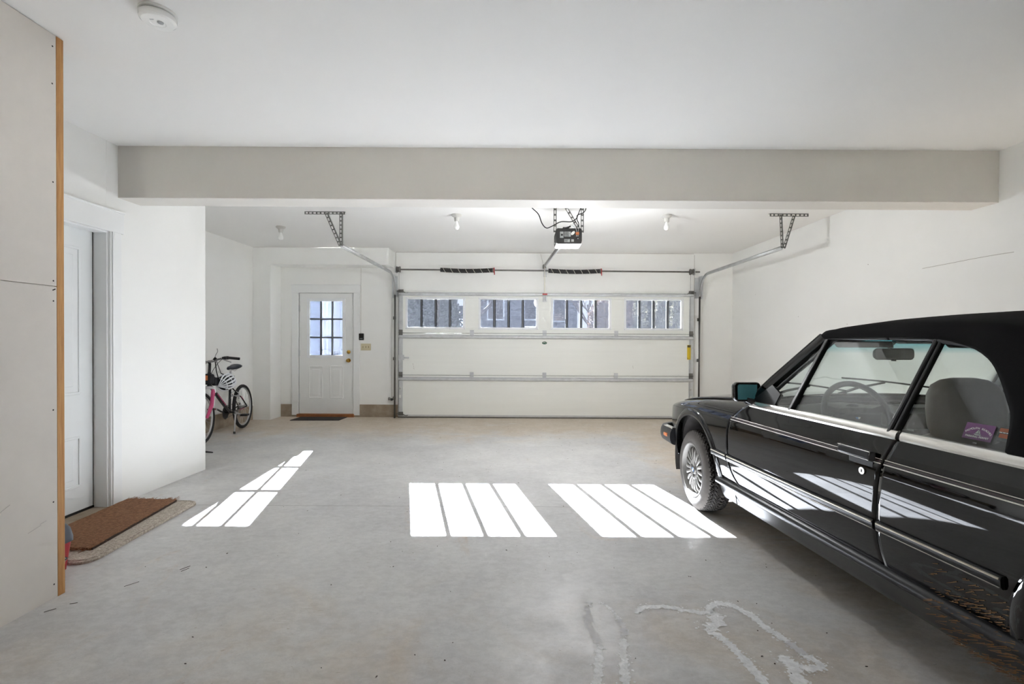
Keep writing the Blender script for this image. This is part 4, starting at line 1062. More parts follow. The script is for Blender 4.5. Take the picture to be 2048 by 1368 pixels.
def leaf_cloud(m, c, rx, rz, n, size, shape='cone', r=random):
    for i in range(n):
        u = r.random(); a = r.uniform(0, 2 * PI)
        if shape == 'cone':
            u = u ** .8; rad = rx * (1 - u) ** .85 * r.uniform(.72, 1.05); z = rz * u
        else:
            b = math.asin(r.uniform(-1, 1)); rad = rx * math.cos(b) * r.uniform(.8, 1.05); z = rz * (.5 + .5 * math.sin(b) * r.uniform(.85, 1.05))
        p = c + V((rad * math.cos(a), rad * math.sin(a), z)); d = V((r.uniform(-1, 1), r.uniform(-1, 1), r.uniform(-.6, 1))).normalized() * size * r.uniform(.6, 1.4)
        w = d.orthogonal().normalized() * size * .35
        m.face([p - w, p + d * .5 - w * .6, p + d, p + d * .5 + w, p + w * .4])
def tree(name, label, x, y, rx, h, matn, trunk, shape='cone', n=2600, size=.16, z0=.3, cat='tree', group=None):
    t = thing(name, label, cat, (x, y, 0), group=group)
    m = MB(); core = MB()
    leaf_cloud(m, V((x, y, z0)), rx, h - z0, n, size, shape)
    if shape == 'cone': m.lathe([(rx * .82, 0), (rx * .70, (h - z0) * .25), (rx * .45, (h - z0) * .55), (.03, (h - z0) * .95)], (x, y, z0), (0, 0, 1), 14)
    else: m.ball((x, y, z0 + (h - z0) / 2), 1, 14, 10, sc_=(rx * .85, rx * .85, (h - z0) * .46))
    m.build('foliage', matn, t, smooth=0)
    MB().tube([(x, y, -.1), (x, y, z0 + .5)], [trunk, trunk * .8], 8).build('trunk', 'bark', t)
    return t
tree('conifer_tree', 'broad dark evergreen behind the first garage window', -4.35, 26, 1.9, 7.2, 'conifer', .2, n=3800, size=.22)
tree('conifer_tree', 'tall dark evergreen to the left of the first garage window view', -6.4, 31, 1.7, 9.5, 'conifer', .2, n=3800, size=.24)
for i, (x, y, rx, h, lb) in enumerate(((3.66, 14.2, .27, 4.2, 'slim olive arborvitae, first from the left in the last garage window'), (4.22, 14.0, .26, 4.0, 'slim olive arborvitae, middle of the three in the last garage window'), (4.80, 14.3, .28, 4.4, 'slim olive arborvitae, last of the three beside the window frame'))):
    tree('arborvitae', lb, x, y, rx, h, 'conifer_olive', .06, n=2600, size=.10, group='arborvitae by the drive')
tree('conifer_tree', 'dark evergreen standing behind the olive arborvitae', 7.2, 21.5, 1.9, 7.2, 'conifer', .15, shape='ball', n=3600, size=.2)
tree('bush', 'tan brown shrub at the right edge of the third garage window', 2.95, 16.2, .55, 2.7, 'shrub_tan', .05, shape='ball', n=1800, size=.1, cat='bush')
tree('bush', 'tan brown shrub left of the arborvitae in the last garage window', 4.2, 18.5, .62, 3.6, 'shrub_tan', .05, shape='ball', n=2000, size=.11, cat='bush')
def bare_tree(label, x, y, h, seed, lean=(0, 0)):
    r = random.Random(seed); t = thing('bare_tree', label, 'tree', (x, y, 0)); m = MB()
    def grow(p, d, l, rad, k):
        q = p + d * l; m.tube([p, lerp(p, q, .5) + V((r.uniform(-.04, .04), 0, r.uniform(-.02, .04))) * l, q], [rad, rad * .85, rad * .68], 6, caps=False)
        if k == 0: return
        for j in range(3 if k > 2 else 2):
            e = (d + V((r.uniform(-.8, .8), r.uniform(-.6, .6), r.uniform(-.15, .5)))).normalized(); grow(lerp(p, q, r.uniform(.55, 1)), e, l * r.uniform(.6, .82), rad * .6, k - 1)
    grow(V((x, y, -.1)), V((lean[0], lean[1], 1)).normalized(), h * .32, h * .018, 5)
    m.build('branches', 'bark', t)
bare_tree('bare branching tree in front of the sky in the third garage window', 2.75, 19, 5.5, 3, (.15, 0))
bare_tree('bare twiggy tree in front of the sky in the first garage window', -2.3, 24, 6.5, 11)
bare_tree('bare tree in the far street, behind the last garage window', 9.8, 27, 7, 5)

# ================================================================== CAR (local axes: x right, y forward, z up, origin under the front axle)
yaw = .074
fw = V((-math.sin(yaw), math.cos(yaw), -SL)).normalized(); rt = V((math.cos(yaw), math.sin(yaw), 0)); rt = (rt - fw * rt.dot(fw)).normalized(); upv = rt.cross(fw)
CO = V((2.113, 3.653, .071))
CM = Matrix.Identity(4)
for i in range(3): CM[i][0], CM[i][1], CM[i][2], CM[i][3] = rt[i], fw[i], upv[i], CO[i]
car = thing('car', 'black two-door convertible with a closed soft top, parked at the right', 'car', M=CM, local=True)
prof = itp([(.345, .792), (.40, .805), (.47, .815), (.55, .8205), (.63, .822), (.70, .820), (.74, .8165), (.757, .811), (.80, .797), (.85, .7835), (.89, .772)])
plan = itp([(-3.66, .80), (-3.60, .87), (-3.45, .925), (-3.2, .955), (-2.8, .985), (-2.3, 1), (-.2, 1), (.1, .99), (.25, .972), (.40, .935), (.50, .895), (.57, .845), (.62, .78), (.655, .68)])
zc = itp([(-3.6, .745), (-2.5, .757), (-.2, .757), (0, .753), (.2, .740), (.4, .716), (.55, .694), (.66, .675)])
zh = itp([(-.80, .872), (-.6, .860), (-.2, .830), (.2, .782), (.45, .742), (.60, .712), (.66, .69)])
YFr, ZAr, RAr = -.065, .335, .362                     # wheel arches
YRr = -2.60
dF = itp([(.345, -.705), (.36, -.667), (.42, -.612), (.497, -.578), (.645, -.577), (.74, -.601), (.80, -.655), (.855, -.742), (.875, -.775)])
dR = itp([(.345, -1.732), (.466, -1.718), (.607, -1.727), (.738, -1.742), (.832, -1.770), (.885, -1.797)])
def bodyx(y, z):
    c = zc(y); zz = z + (.757 - c) * max(0, min(1, (z - .36) / .40)) if z <= c else .757 + (z - c)
    return prof(zz) * plan(y)
def panel(name, rows, par, m='car_paint', solid=.008, flat=False, cut=None):
    """rows of (x, y, z) on the left (x < 0) side; builds it and the mirror image on the right"""
    for side in (-1, 1):
        mb = MB(); mb.grid([[(-side * p[0] if False else side * abs(p[0]), p[1], p[2]) for p in r] for r in rows])
        if cut:
            yc_, zc_, R_ = cut
            ins = [math.hypot(v[1] - yc_, v[2] - zc_) < R_ for v in mb.v]
            keep = [f_ for f_ in mb.f if not all(ins[i] for i in f_)]
            used = {i for f_ in keep for i in f_}
            for i in used:
                if ins[i]:
                    x, y, z = mb.v[i]; d = math.hypot(y - yc_, z - zc_) or 1e-6; y = yc_ + (y - yc_) * R_ / d; z = zc_ + (z - zc_) * R_ / d
                    mb.v[i] = (side * bodyx(y, z) if z < .90 else x, y, z)
            mp = {}; nv = []
            for i in sorted(used): mp[i] = len(nv); nv.append(mb.v[i])
            mb.v = nv; mb.f = [tuple(mp[i] for i in f_) for f_ in keep]; mb.m = [0] * len(mb.f)
        a, b, c = [V(mb.v[i]) for i in mb.f[len(mb.f) // 2][:3]]
        n = (b - a).cross(c - b)
        if n.x * side < 0: mb.f = [f_[::-1] for f_ in mb.f]
        o = mb.build(name, m, par if not callable(par) else par(side), smooth=28, solid=solid)
        OUT[(name, side)] = o
OUT = {}
def fr_(a, b, n): return [lerp(a, b, i / n) for i in range(n + 1)]
G = .0035
# fender: below the crease, then rolled over to the bonnet line
def yfront(z): return .655 - .03 * max(0, (.5 - z)) 
rows = []
nY = 92
for t in fr_(0, 1, 36):
    row = []
    for s in fr_(0, 1, nY):
        z_ = lerp(.347, .757, t); y = lerp(dF(z_) + G, yfront(z_), s); z = lerp(.347, zc(y), t); row.append((bodyx(y, z), y, z))
    rows.append(row)
rows_low = rows
rows2 = []
for t in fr_(0, 1, 16):
    row = []
    for s in fr_(0, 1, nY):
        y0 = dF(min(.875, lerp(.757, .875, min(1, t * 1.35)))) + G; y = lerp(y0, .655, s); k = zc(y); h = zh(y)
        x0, x2 = bodyx(y, k), .690 * min(1, plan(y) * 1.02)
        bl = max(0, min(1, (y + .1) / .5))
        x1 = lerp(prof(.757 + (h - k)) * plan(y), lerp(x0, x2, .28), bl); z1 = lerp(h, lerp(k, h, .86), bl)
        a, b, c = (1 - t)**2, 2 * t * (1 - t), t * t
        row.append((a * x0 + b * x1 + c * x2, y, a * k + b * z1 + c * h))
    rows2.append(row)
panel('front_fender', rows_low + rows2[1:], car, cut=(YFr, ZAr, RAr))
# door skin
rows = []
for t in fr_(0, 1, 40):
    z = lerp(.349, .868, t); a, b = dR(z) + G, dF(z) - G
    rows.append([(bodyx(y, z), y, z) for y in fr_(a, b, 60)])
panel('door', rows, car, solid=.02)
# rear quarter with a shelf beside the soft top
rows = []
for t in fr_(0, 1, 44):
    z = lerp(.347, .868, t); a = dR(z) - G
    rows.append([(bodyx(y, z), y, z) for y in fr_(-3.64, a, 120)])
last = rows[-1]
for k in (1, 2, 3): rows.append([(p[0] - (.030 * k if p[1] < -2.3 else .012 * k), p[1], p[2] + (.004 * k if p[1] < -2.3 else .0)) for p in last])
panel('quarter_panel', rows, car, cut=(YRr, ZAr, RAr + .01))
def sweep(side, ys, zf, w, d, off=0., n=1):
    """flat bar following the body side: height w, standing d proud"""
    P = []
    for y in ys:
        zz = zf(y); pts = []
        for (dz, dx) in ((-w / 2, -.004), (-w / 2, d * .6), (-w * .28, d), (w * .28, d), (w / 2, d * .6), (w / 2, -.004)):
            pts.append((side * (bodyx(y, zz + dz) + dx + off), y, zz + dz))
        P.append(pts)
    m = MB(); m.grid(P, closed=True, flip=side < 0); m.face(P[0]); m.face(P[-1][::-1]); return m
for side in (-1, 1):
    D, Qp, Fe = OUT[('door', side)], OUT[('quarter_panel', side)], OUT[('front_fender', side)]
    for par, y0, y1 in ((Fe, -.572, YFr - .315), (D, -1.715, -.584), (Qp, YRr + .415, -1.729)):
        mo = sweep(side, fr_(y0, y1, 26), lambda y: .504, .040, .013).build('rub_strip', 'car_trim', par)
        sweep(side, fr_(y0 + .004, y1 - .004, 26), lambda y: .5155, .0085, .0152).build('strip_insert', 'insert_cream', mo)
        sweep(side, fr_(y0 + .004, y1 - .004, 26), lambda y: .4905, .003, .0146).build('strip_insert', 'stripe_silver', mo)
    for par, y0, y1 in ((D, -1.737, -.606), (Qp, -3.5, -1.751)):
        for z_, w_, mt in ((.7665, .0025, 'stripe_silver'), (.7505, .0040, 'stripe_silver'), (.7585, .006, 'stripe_red')):
            sweep(side, fr_(y0, y1, 40), lambda y: z_, w_, .0012).build('coach_line', mt, par)
    for par, y0, y1 in ((D, -1.778, -.775), (Qp, -2.78, -1.796)):
        P = []
        for y in fr_(y0, y1, 30):
            P.append([(side * (bodyx(y, .85) + dx), y, z) for z, dx in ((.850, -.002), (.850, .005), (.858, .0085), (.874, .0045), (.884, -.004), (.886, -.014), (.872, -.016))])
        m = MB().grid(P, closed=True, flip=side < 0); m.face(P[0]); m.face(P[-1][::-1]); m.build('belt_trim', 'bright_trim', par)
    # door handle and lock
    xh = bodyx(-1.6, .77)
    MB().add([(side * (xh + dx), y, z) for dx, y, z in ((.006, -1.715, .750), (.006, -1.520, .750), (.006, -1.520, .792), (.006, -1.715, .792), (.030, -1.700, .756), (.030, -1.535, .758), (.024, -1.535, .788), (.024, -1.700, .787))],
             [(0, 1, 2, 3), (4, 7, 6, 5), (0, 4, 5, 1), (1, 5, 6, 2), (2, 6, 7, 3), (3, 7, 4, 0)]).build('door_handle', 'car_trim', D, bevel=.006, bseg=3)
    MB().tube([(side * (xh + dx), y, z) for dx, y, z in ((.028, -1.702, .755), (.028, -1.533, .757), (.0235, -1.533, .789), (.0235, -1.702, .788))], .0016, 6, closed=True).build('handle_edge', 'bright_trim', D)
    MB().box(side * (bodyx(-1.6, .735) - .002) - .003, side * (bodyx(-1.6, .735)) + .003, -1.705, -1.58, .725, .750).build('handle_recess', 'car_rubber', D, bevel=.004)
    lk = MB().cyl((side * .80, -1.655, .702), (side * (bodyx(-1.655, .702) + .005), -1.655, .702), .0145, 18).build('door_lock', 'bright_trim', D)
    MB().box(side * (bodyx(-1.655, .702) + .0055) - .0006, side * (bodyx(-1.655, .702) + .0055) + .0006, -1.657, -1.653, .696, .708).build('key_slot', 'ink_black', lk, smooth=0)
    # wheel-arch lips and liners
    for par, yc_, R_ in ((Fe, YFr, RAr), (Qp, YRr, RAr + .01)):
        P = []
        for i in range(61):
            a = lerp(-.02 if par is Fe else -.03, PI + (.02 if par is Fe else .02), i / 60); row = []
            for r, dx in ((R_ + .052, .0005), (R_ + .040, .006), (R_ + .022, .0105), (R_ + .006, .011), (R_ - .004, .006), (R_ - .006, -.012), (R_ - .004, -.05)):
                y, z = yc_ + r * math.cos(a), ZAr + r * math.sin(a); zq = min(z, zc(y) - .001)
                row.append((side * (bodyx(y, max(.347, zq)) + dx), y, z))
            P.append(row)
        MB().grid(P, flip=side > 0).build('arch_lip', 'car_paint', par, smooth=50, solid=.002)
        P = []
        for i in range(31):
            a = lerp(-.35, PI + .35, i / 30); P.append([(side * xx, yc_ + (R_ - .003) * math.cos(a), max(.17, ZAr + (R_ - .003) * math.sin(a))) for xx in (.795, .70, .55)])
        m = MB().grid(P); m.face([p[-1] for p in P]); m.build('wheel_well', 'liner', par)
    # sill
    P = []
    for y in fr_(YRr + .36, YFr - .355, 30):
        P.append([(side * x, y, z) for x, z in ((.770, .352), (.800, .348), (.8145, .338), (.819, .324), (.816, .312), (.800, .302), (.786, .288), (.768, .236), (.748, .204), (.70, .192), (.60, .19))])
    so = MB().grid(P, flip=side < 0).build('sill', 'rocker_dirty', car, smooth=40)
    P = []
    for y in fr_(YRr + .362, YFr - .357, 30):
        P.append([(side * x, y, z) for x, z in ((.7705, .3535), (.801, .3495), (.8155, .339), (.8205, .324), (.817, .311))])
    MB().grid(P, flip=side < 0).build('sill_cover', 'car_trim', so, smooth=50)
    MB().bar((side * .772, YFr - .545, .212), (side * .784, YFr - .545, .298), .004, .004).build('skirt_joint', 'gap_dark', so, smooth=0)
    # inside faces that close the shut lines
    MB().add([(side * (bodyx(f_(z), z) - .014), f_(z) + o_, z) for f_ in (dF, dR) for z in (.35, .42, .5, .62, .74, .80, .855) for o_ in (-.02, .02)],
             [(k * 14 + i * 2, k * 14 + i * 2 + 1, k * 14 + i * 2 + 3, k * 14 + i * 2 + 2) for k in (0, 1) for i in range(6)]).build('shut_seal', 'car_rubber', car, smooth=0)

# bonnet, cowl, nose
P = []
for y in fr_(-.70, .645, 60):
    xm = .686 * min(1, plan(y) * 1.02); h = zh(y); cr = .040 * (1 - .35 * max(0, y))
    P.append([(xm * u, y, h + cr * (1 - abs(u)**2.6) + .001) for u in fr_(-1, 1, 36)])
MB().grid(P, flip=True).build('bonnet', 'car_paint', car, smooth=40, solid=.012)
P = []
for t in fr_(0, 1, 8):
    P.append([(.52 * u, lerp(.655, .70, math.sin(t * PI / 2)) - .03 * abs(u)**3, lerp(zh(.655) + .03 * (1 - abs(u)**2.6), .53, t)) for u in fr_(-1, 1, 24)])
P = [[(q[0] * 1.12, q[1], q[2]) for q in r] for r in P]
ns = MB().grid(P).build('grille', 'car_trim', car)
m = MB()
for i in range(5): m.box(-.54, .54, .70, .712, .56 + i * .022, .566 + i * .022)
m.build('grille_bar', 'car_rubber', ns)
for x in (-.46, -.30, .30, .46):
    MB().lathe([(.0, .012), (.05, .008), (.066, 0), (.072, .002), (.076, -.01)], (x, .705, .615), (0, 1, 0), 24).build('headlamp', 'lamp_clear', car)
for s in (-1, 1): MB().tube([(s * .062 + a, .715, .615 + b) for a, b in rounded(-.05, .05, -.062, .062, .03)], .008, 8, closed=True).build('kidney_surround', 'bright_trim', car)
# bumpers
def bumper(name, sgn, ye, yc_, zc_):
    path = []
    for u in fr_(-1, 1, 40):
        a = abs(u); s = 1 if u > 0 else -1
        if a > .62: t = (a - .62) / .38; x, y = lerp(.79, .808, t), lerp(ye - sgn * .17, yc_, t)
        elif a > .45:
            t = (a - .45) / .17 * PI / 2; x, y = .62 + .17 * math.sin(t), ye - .005 * sgn - sgn * .165 * (1 - math.cos(t))
        else: x, y = a / .45 * .62, ye
        path.append((s * x, y))
    prf = [(-.006, .065), (.010, .060), (.022, .035), (.026, .0), (.022, -.03), (.012, -.055), (-.01, -.065), (-.03, -.06), (-.03, .06)]
    P = []
    for i, (x, y) in enumerate(path):
        a, b = path[max(0, i - 1)], path[min(len(path) - 1, i + 1)]; d = V((b[0] - a[0], b[1] - a[1], 0)).normalized(); n = V((-d.y, d.x, 0)) * (1 if sgn > 0 else -1)
        P.append([V((x, y, zc_)) + n * p + V((0, 0, q)) for p, q in prf])
    m = MB().grid(P, closed=True); m.face(P[0]); m.face(P[-1][::-1])
    o = m.build(name, 'car_trim', car, smooth=30)
    P = [[V((x, y, zc_)) + V((0, 0, q)) + (V((x, y - (ye - sgn * .5), 0)).normalized()) * p for p, q in ((.0, .068), (.012, .063), (-.02, .069))] for x, y in path]
    return o
fb = bumper('front_bumper', 1, .70, .305, .465)
for s in (-1, 1):
    MB().obox((s * .822, .415, .470), (.010, 0, 0), (0, .036, 0), (0, 0, .015)).build('side_marker', 'amber', fb, bevel=.004)
    MB().obox((s * .795, .40, .534), (.02, 0, 0), (0, .085, 0), (0, 0, .005)).build('bumper_top', 'bright_trim', fb, bevel=.003)
MB().grid([[(x, y, z) for x in fr_(-.64, .64, 12)] for y, z in ((.66, .42), (.64, .30), (.56, .24))]).build('front_valance', 'car_trim', car)
bumper('rear_bumper', -1, -3.72, -3.10, .478)
# tail
P = [[(.74 * u, y, .895 + .012 * (1 - u * u) - .02 * max(0, (-3.3 - y)) * 2) for u in fr_(-1, 1, 14)] for y in fr_(-3.63, -2.86, 14)]
MB().grid(P, flip=True).build('boot_lid', 'car_paint', car, solid=.012)
P = [[(.76 * u, -3.645 - .02 * math.sin(t * PI), lerp(.885, .50, t)) for u in fr_(-1, 1, 14)] for t in fr_(0, 1, 6)]
MB().grid(P, flip=True).build('rear_panel', 'car_paint', car)
for s in (-1, 1): MB().box(s * .55 - .16, s * .55 + .16, -3.69, -3.655, .62, .76).build('tail_lamp', 'lamp_red', car, bevel=.01)
# floor pan and engine bay block the light underneath
MB().box(-.60, .60, -3.5, .60, .20, .34).box(-.55, .55, -.45, .55, .34, .66).box(-.56, .56, -3.5, -2.35, .34, .84).build('underbody', 'underbody', car, smooth=0)

# ---- wheels
def make_wheel(side, y, steer, name='wheel'):
    xo = side * .806; c = V((xo, y, .290)); n = V((side, 0, 0)); f_ = V((0, 1, 0))
    Rm = Matrix.Translation(c) @ Matrix.Rotation(steer, 4, 'Z') @ Matrix.Translation(-c)
    R_, W_ = .2925, .195
    prof_ = [(.188, -.012), (.196, -.004), (.206, .000), (.226, .001), (.248, -.002), (.264, -.010), (.275, -.020)]
    nt_ = 22; tread = [(.2925 - .006 * abs(2 * i / nt_ - 1)**3 * 1.3, -.024 - (W_ - .048) * i / nt_) for i in range(nt_ + 1)]
    inner = [(.275, -W_ + .020), (.26, -W_ + .008), (.22, -W_), (.188, -W_ + .012)]
    full = prof_ + tread + inner; na = 360; P = []; np_ = len(prof_)
    for i in range(na):
        a = 2 * PI * i / na; row = []
        for k, (r, h) in enumerate(full):
            if np_ <= k < np_ + nt_ + 1:
                q = (k - np_) / nt_; ph = (a / (2 * PI) * 56 + 1.5 * math.sin(q * PI * 2.2) + (1.8 * abs(q - .5))) % 1
                gv = .010 if (ph < .34) else 0
                if abs(q - .5) < .03 or abs(q - .2) < .03 or abs(q - .8) < .03: gv = .009
                r -= gv
            row.append(c + n * h + (f_ * math.cos(a) + V((0, 0, math.sin(a)))) * r)
        P.append(row)
    P.append(P[0])
    m = MB().grid(P, flip=side < 0)
    for i in range(na):
        for k in range(len(full) - 1):
            if np_ - 1 < k < np_ + nt_:
                d1 = (V(P[i][k]) - c); rr = math.hypot(d1.y, d1.z); d2 = (V(P[i + 1][k + 1]) - c); r2 = math.hypot(d2.y, d2.z)
                if min(rr, r2) < .2835: m.m[i * (len(full) - 1) + k] = 1
    m.v = [tuple(Rm @ V(v)) for v in m.v]
    w_ = m.build(name, ['tyre', 'tyre_groove'], car, smooth=30)
    def sub(mb, nm, mt, par=w_, **kw):
        mb.v = [tuple(Rm @ V(v)) for v in mb.v]; return mb.build(nm, mt, par, **kw)
    rim = MB().lathe([(.192, -.012), (.197, -.004), (.195, .001), (.188, .000), (.181, -.010), (.176, -.030), (.170, -.045), (.168, -.15), (.150, -.155)], c, n, 64)
    ro = sub(rim, 'rim', 'alloy_wheel', smooth=40)
    sp = MB(); ns_ = 18
    for i in range(ns_):
        a = 2 * PI * i / ns_; e = f_ * math.cos(a) + V((0, 0, math.sin(a))); t_ = n.cross(e); pr = []
        for r, w2, h, d in ((.060, .0085, -.020, .020), (.085, .0105, -.017, .02), (.110, .0120, -.014, .02), (.132, .0135, -.014, .022), (.150, .0120, -.018, .024), (.166, .0065, -.030, .020), (.172, .004, -.040, .012)):
            b = c + e * r + n * h; pr.append([b + t_ * w2 - n * d, b + t_ * w2 * .92, b + t_ * w2 * .45 + n * .003, b - t_ * w2 * .45 + n * .003, b - t_ * w2 * .92, b - t_ * w2 - n * d])
        sp.grid(pr, closed=True, flip=True)
    sub(sp, 'spokes', 'alloy_wheel', ro, smooth=50)
    sub(MB().lathe([(0, -.012), (.028, -.012), (.032, -.016), (.036, -.024), (.066, -.016), (.074, -.018), (.078, -.04)], c, n, 40), 'hub_face', 'alloy_wheel', ro)
    lg = MB()
    for i in range(4):
        a = 2 * PI * i / 4 + .35; e = f_ * math.cos(a) + V((0, 0, math.sin(a))); lg.cyl(c + e * .052 - n * .03, c + e * .052 - n * .0165, .0125, 14)
    sub(lg, 'lug_hole', 'wheel_dark', ro)
    sub(MB().disc(c - n * .0105, n, .026, 24), 'center_cap', 'ink_black', ro)
    rq = MB(); rb2 = MB(); u, v_ = f_, V((0, 0, 1))
    for i in range(4):
        pts = [c - n * .0098] + [c - n * .0098 + (u * math.cos(i * PI / 2 + PI / 2 * k / 5) + v_ * math.sin(i * PI / 2 + PI / 2 * k / 5)) * .016 for k in range(6)]
        (rq if i % 2 else rb2).face(pts if side > 0 else pts)
    sub(rq, 'roundel_white', 'label_white', ro, smooth=0); sub(rb2, 'roundel_blue', 'roundel_blue', ro, smooth=0)
    sub(MB().lathe([(.168, -.07), (.02, -.075)], c, n, 40), 'brake_shield', 'wheel_dark', ro)
    lt = MB()
    for word, a0 in (('SENTINEL', None),):
        pass
    return w_
make_wheel(-1, -.035, math.radians(-3.2)); make_wheel(1, -.035, math.radians(-3.2)); make_wheel(-1, YRr, 0); make_wheel(1, YRr, 0)

# ---- glass house
def gx0(z): return .775 - (z - .87) * (.16 / .38)
def gx(z): return .770 - (z - .87) * (.205 / .38)           # side glass leans in
CL = CM.inverted() @ V((0, 0, HC))
def T2(y, z, x=None):
    """outline measured on one leaning plane, carried over to the steeper-leaning glass"""
    xo = -(gx0(z) if x is None else x); xn = xo + (gx0(z) - gx(z)); k = (xn - CL.x) / (xo - CL.x)
    r = (CL.y + (y - CL.y) * k, CL.z + (z - CL.z) * k)
    return r if x is None else (-xn, *r)
def gp(side, y, z, off=0.):
    y, z = T2(y, z); return V((side * (gx(z) + off), y, z))
def gpoly(side, pts, name, m, par, th=.004, off=0.):
    P = [gp(side, y, z, off) for y, z in pts]; n = V((side * .38, 0, .16)).normalized()
    mb = MB().prism(P, -n * th); return mb.build(name, m, par, smooth=0)
QC = [(-1.806, 1.225), (-1.905, 1.212), (-1.954, 1.198), (-2.010, 1.166), (-2.042, 1.137), (-2.082, 1.086), (-2.114, 1.037), (-2.136, 1.003), (-2.150, .963), (-2.162, .906), (-2.162, .885)]
for side in (-1, 1):
    D, Qp = OUT[('door', side)], OUT[('quarter_panel', side)]
    gpoly(side, [(-1.140, .872), (-1.225, 1.234), (-1.795, 1.230), (-1.750, .874)], 'door_window', 'car_glass', D)
    gpoly(side, [(-.985, .872), (-1.000, .944), (-1.152, 1.217), (-1.175, 1.228), (-1.203, 1.228), (-1.135, .872)], 'vent_window', 'car_glass', D)
    qg = gpoly(side, [(-1.768, .878)] + [(-1.806, 1.228)] + QC[1:], 'quarter_window', 'car_glass', Qp)
    MB().bar(gp(side, -1.136, .866, .004), gp(side, -1.205, 1.240, .004), .022, .026, (1, 0, 0)).build('vent_divider', 'car_trim', D, bevel=.004)
    MB().bar(gp(side, -1.743, .866, .006), gp(side, -1.792, 1.236, .006), .018, .024, (1, 0, 0)).build('window_post', 'car_trim', D, bevel=.005)
    MB().bar(gp(side, -1.764, .872, .004), gp(side, -1.810, 1.232, .004), .014, .020, (1, 0, 0)).build('window_post', 'car_rubber', Qp, bevel=.004)
    MB().bar(gp(side, -.79, .872, -.006), gp(side, -1.745, .872, -.006), .02, .02).build('window_seal', 'car_rubber', D, bevel=.004)
    gpoly(side, [(-.735, .868), (-.880, .985), (-.905, .990), (-1.005, .948), (-.990, .868)], 'mirror_sail', 'car_rubber', D, th=.02, off=.004)
    # windscreen pillar
    ap = [V((side * q[0], q[1], q[2])) for q in (T2(y, z, x) for x, y, z in ((.765, -.735, .866), (.715, -.905, 1.02), (.665, -1.05, 1.148), (.622, -1.175, 1.258)))]
    P = []
    for p in ap:
        ou, fo = V((side, 0, .35)).normalized(), V((0, .72, .69))
        P.append([p + ou * .012 + fo * .016, p + ou * .018 - fo * .006, p + ou * .012 - fo * .030, p - ou * .022 - fo * .034, p - ou * .030 + fo * .004, p - ou * .016 + fo * .018])
    m = MB().grid(P, closed=True, flip=side > 0); m.face(P[0]); m.face(P[-1])
    pl = m.build('windscreen_pillar', 'car_paint', car, smooth=50)
    MB().tube([p + V((side * .010, .014, .012)) for p in ap], .006, 8).build('rain_gutter', 'bright_trim' if False else 'car_trim', pl)
    P = [[p - V((side * .034, .03, .0)), p - V((side * .036, .055, .01)), p - V((side * .006, .060, .01))] for p in ap]
    MB().grid(P, flip=side > 0).build('pillar_trim', 'pillar_grey', pl, solid=.006)
    # rail over the side windows
    MB().bar(gp(side, -1.165, 1.250, .003), gp(side, -1.570, 1.246, .003), .022, .030, (1, 0, 0)).build('roof_rail', 'car_trim', car, bevel=.006)
    MB().bar(gp(side, -1.574, 1.246, .004), gp(side, -1.825, 1.238, .004), .022, .026, (1, 0, 0)).build('roof_rail', 'car_trim', car, bevel=.006)
P = []
for t in fr_(0, 1, 14):
    q = T2(lerp(-.725, -1.172, t), lerp(.868, 1.258, t), .755 - .14 * t)
    P.append([(q[0] * u, q[1] + .10 * (1 - u * u) * (1 - .3 * t), q[2] + .018 * (1 - u * u)) for u in fr_(-1, 1, 24)])
MB().grid(P, flip=True).build('windscreen', 'car_screen', car, smooth=60, solid=.004)
P = [[(.70 * u, y + .10 * (1 - u * u), .866 + .02 * (1 - u * u) + dz) for u in fr_(-1, 1, 20)] for y, dz in ((-.80, -.02), (-.72, .002), (-.68, .004))]
MB().grid(P, flip=True).build('cowl_panel', 'car_rubber', car, solid=.01)
HD = T2(-1.172, 1.258, .615)
P = [[(HD[0] * 1.01 * u, y + 1.172 + HD[1] + .075 * (1 - u * u), z + .020 * (1 - u * u)) for u in fr_(-1, 1, 20)] for y, z in ((-1.135, 1.236), (-1.155, 1.262), (-1.20, 1.278), (-1.24, 1.250), (-1.20, 1.226), (-1.135, 1.236))]
MB().grid(P).build('header_rail', 'car_trim', car, smooth=50)

# ---- soft top
zs_ = itp([T2(*q) if q[0] > -2.3 else q for q in [(-1.165, 1.276), (-1.25, 1.290), (-1.6, 1.293), (-1.85, 1.290), (-2.0, 1.272), (-2.2, 1.215), (-2.45, 1.09), (-2.70, .955), (-2.82, .905)]])
crn = itp([(-1.165, .028), (-1.4, .050), (-1.8, .056), (-2.2, .060), (-2.6, .04), (-2.82, .01)])
QZ = [T2(*q) for q in [(-2.162, .885), (-2.150, .963), (-2.136, 1.003), (-2.114, 1.037), (-2.082, 1.086), (-2.042, 1.137), (-2.010, 1.166), (-1.954, 1.198), (-1.905, 1.214), (-1.806, 1.236), (-1.60, 1.247), (-1.165, 1.250)]]
qz = itp(QZ); Y0t, Y1t = QZ[-1][0], QZ[0][0]
ystat = [Y0t, Y0t - .025, Y0t - .075, Y0t - .155, Y0t - .28, Y0t - .40, Y0t - .50]
for a, b in zip(QZ[::-1][2:-1], QZ[::-1][3:]): ystat += [a[0], (a[0] + b[0]) / 2]
ystat = sorted({round(q, 4) for q in ystat + [Y1t, Y1t - .003, -2.2, -2.28, -2.38, -2.5, -2.62, -2.72, -2.80, -2.83]}, reverse=True)
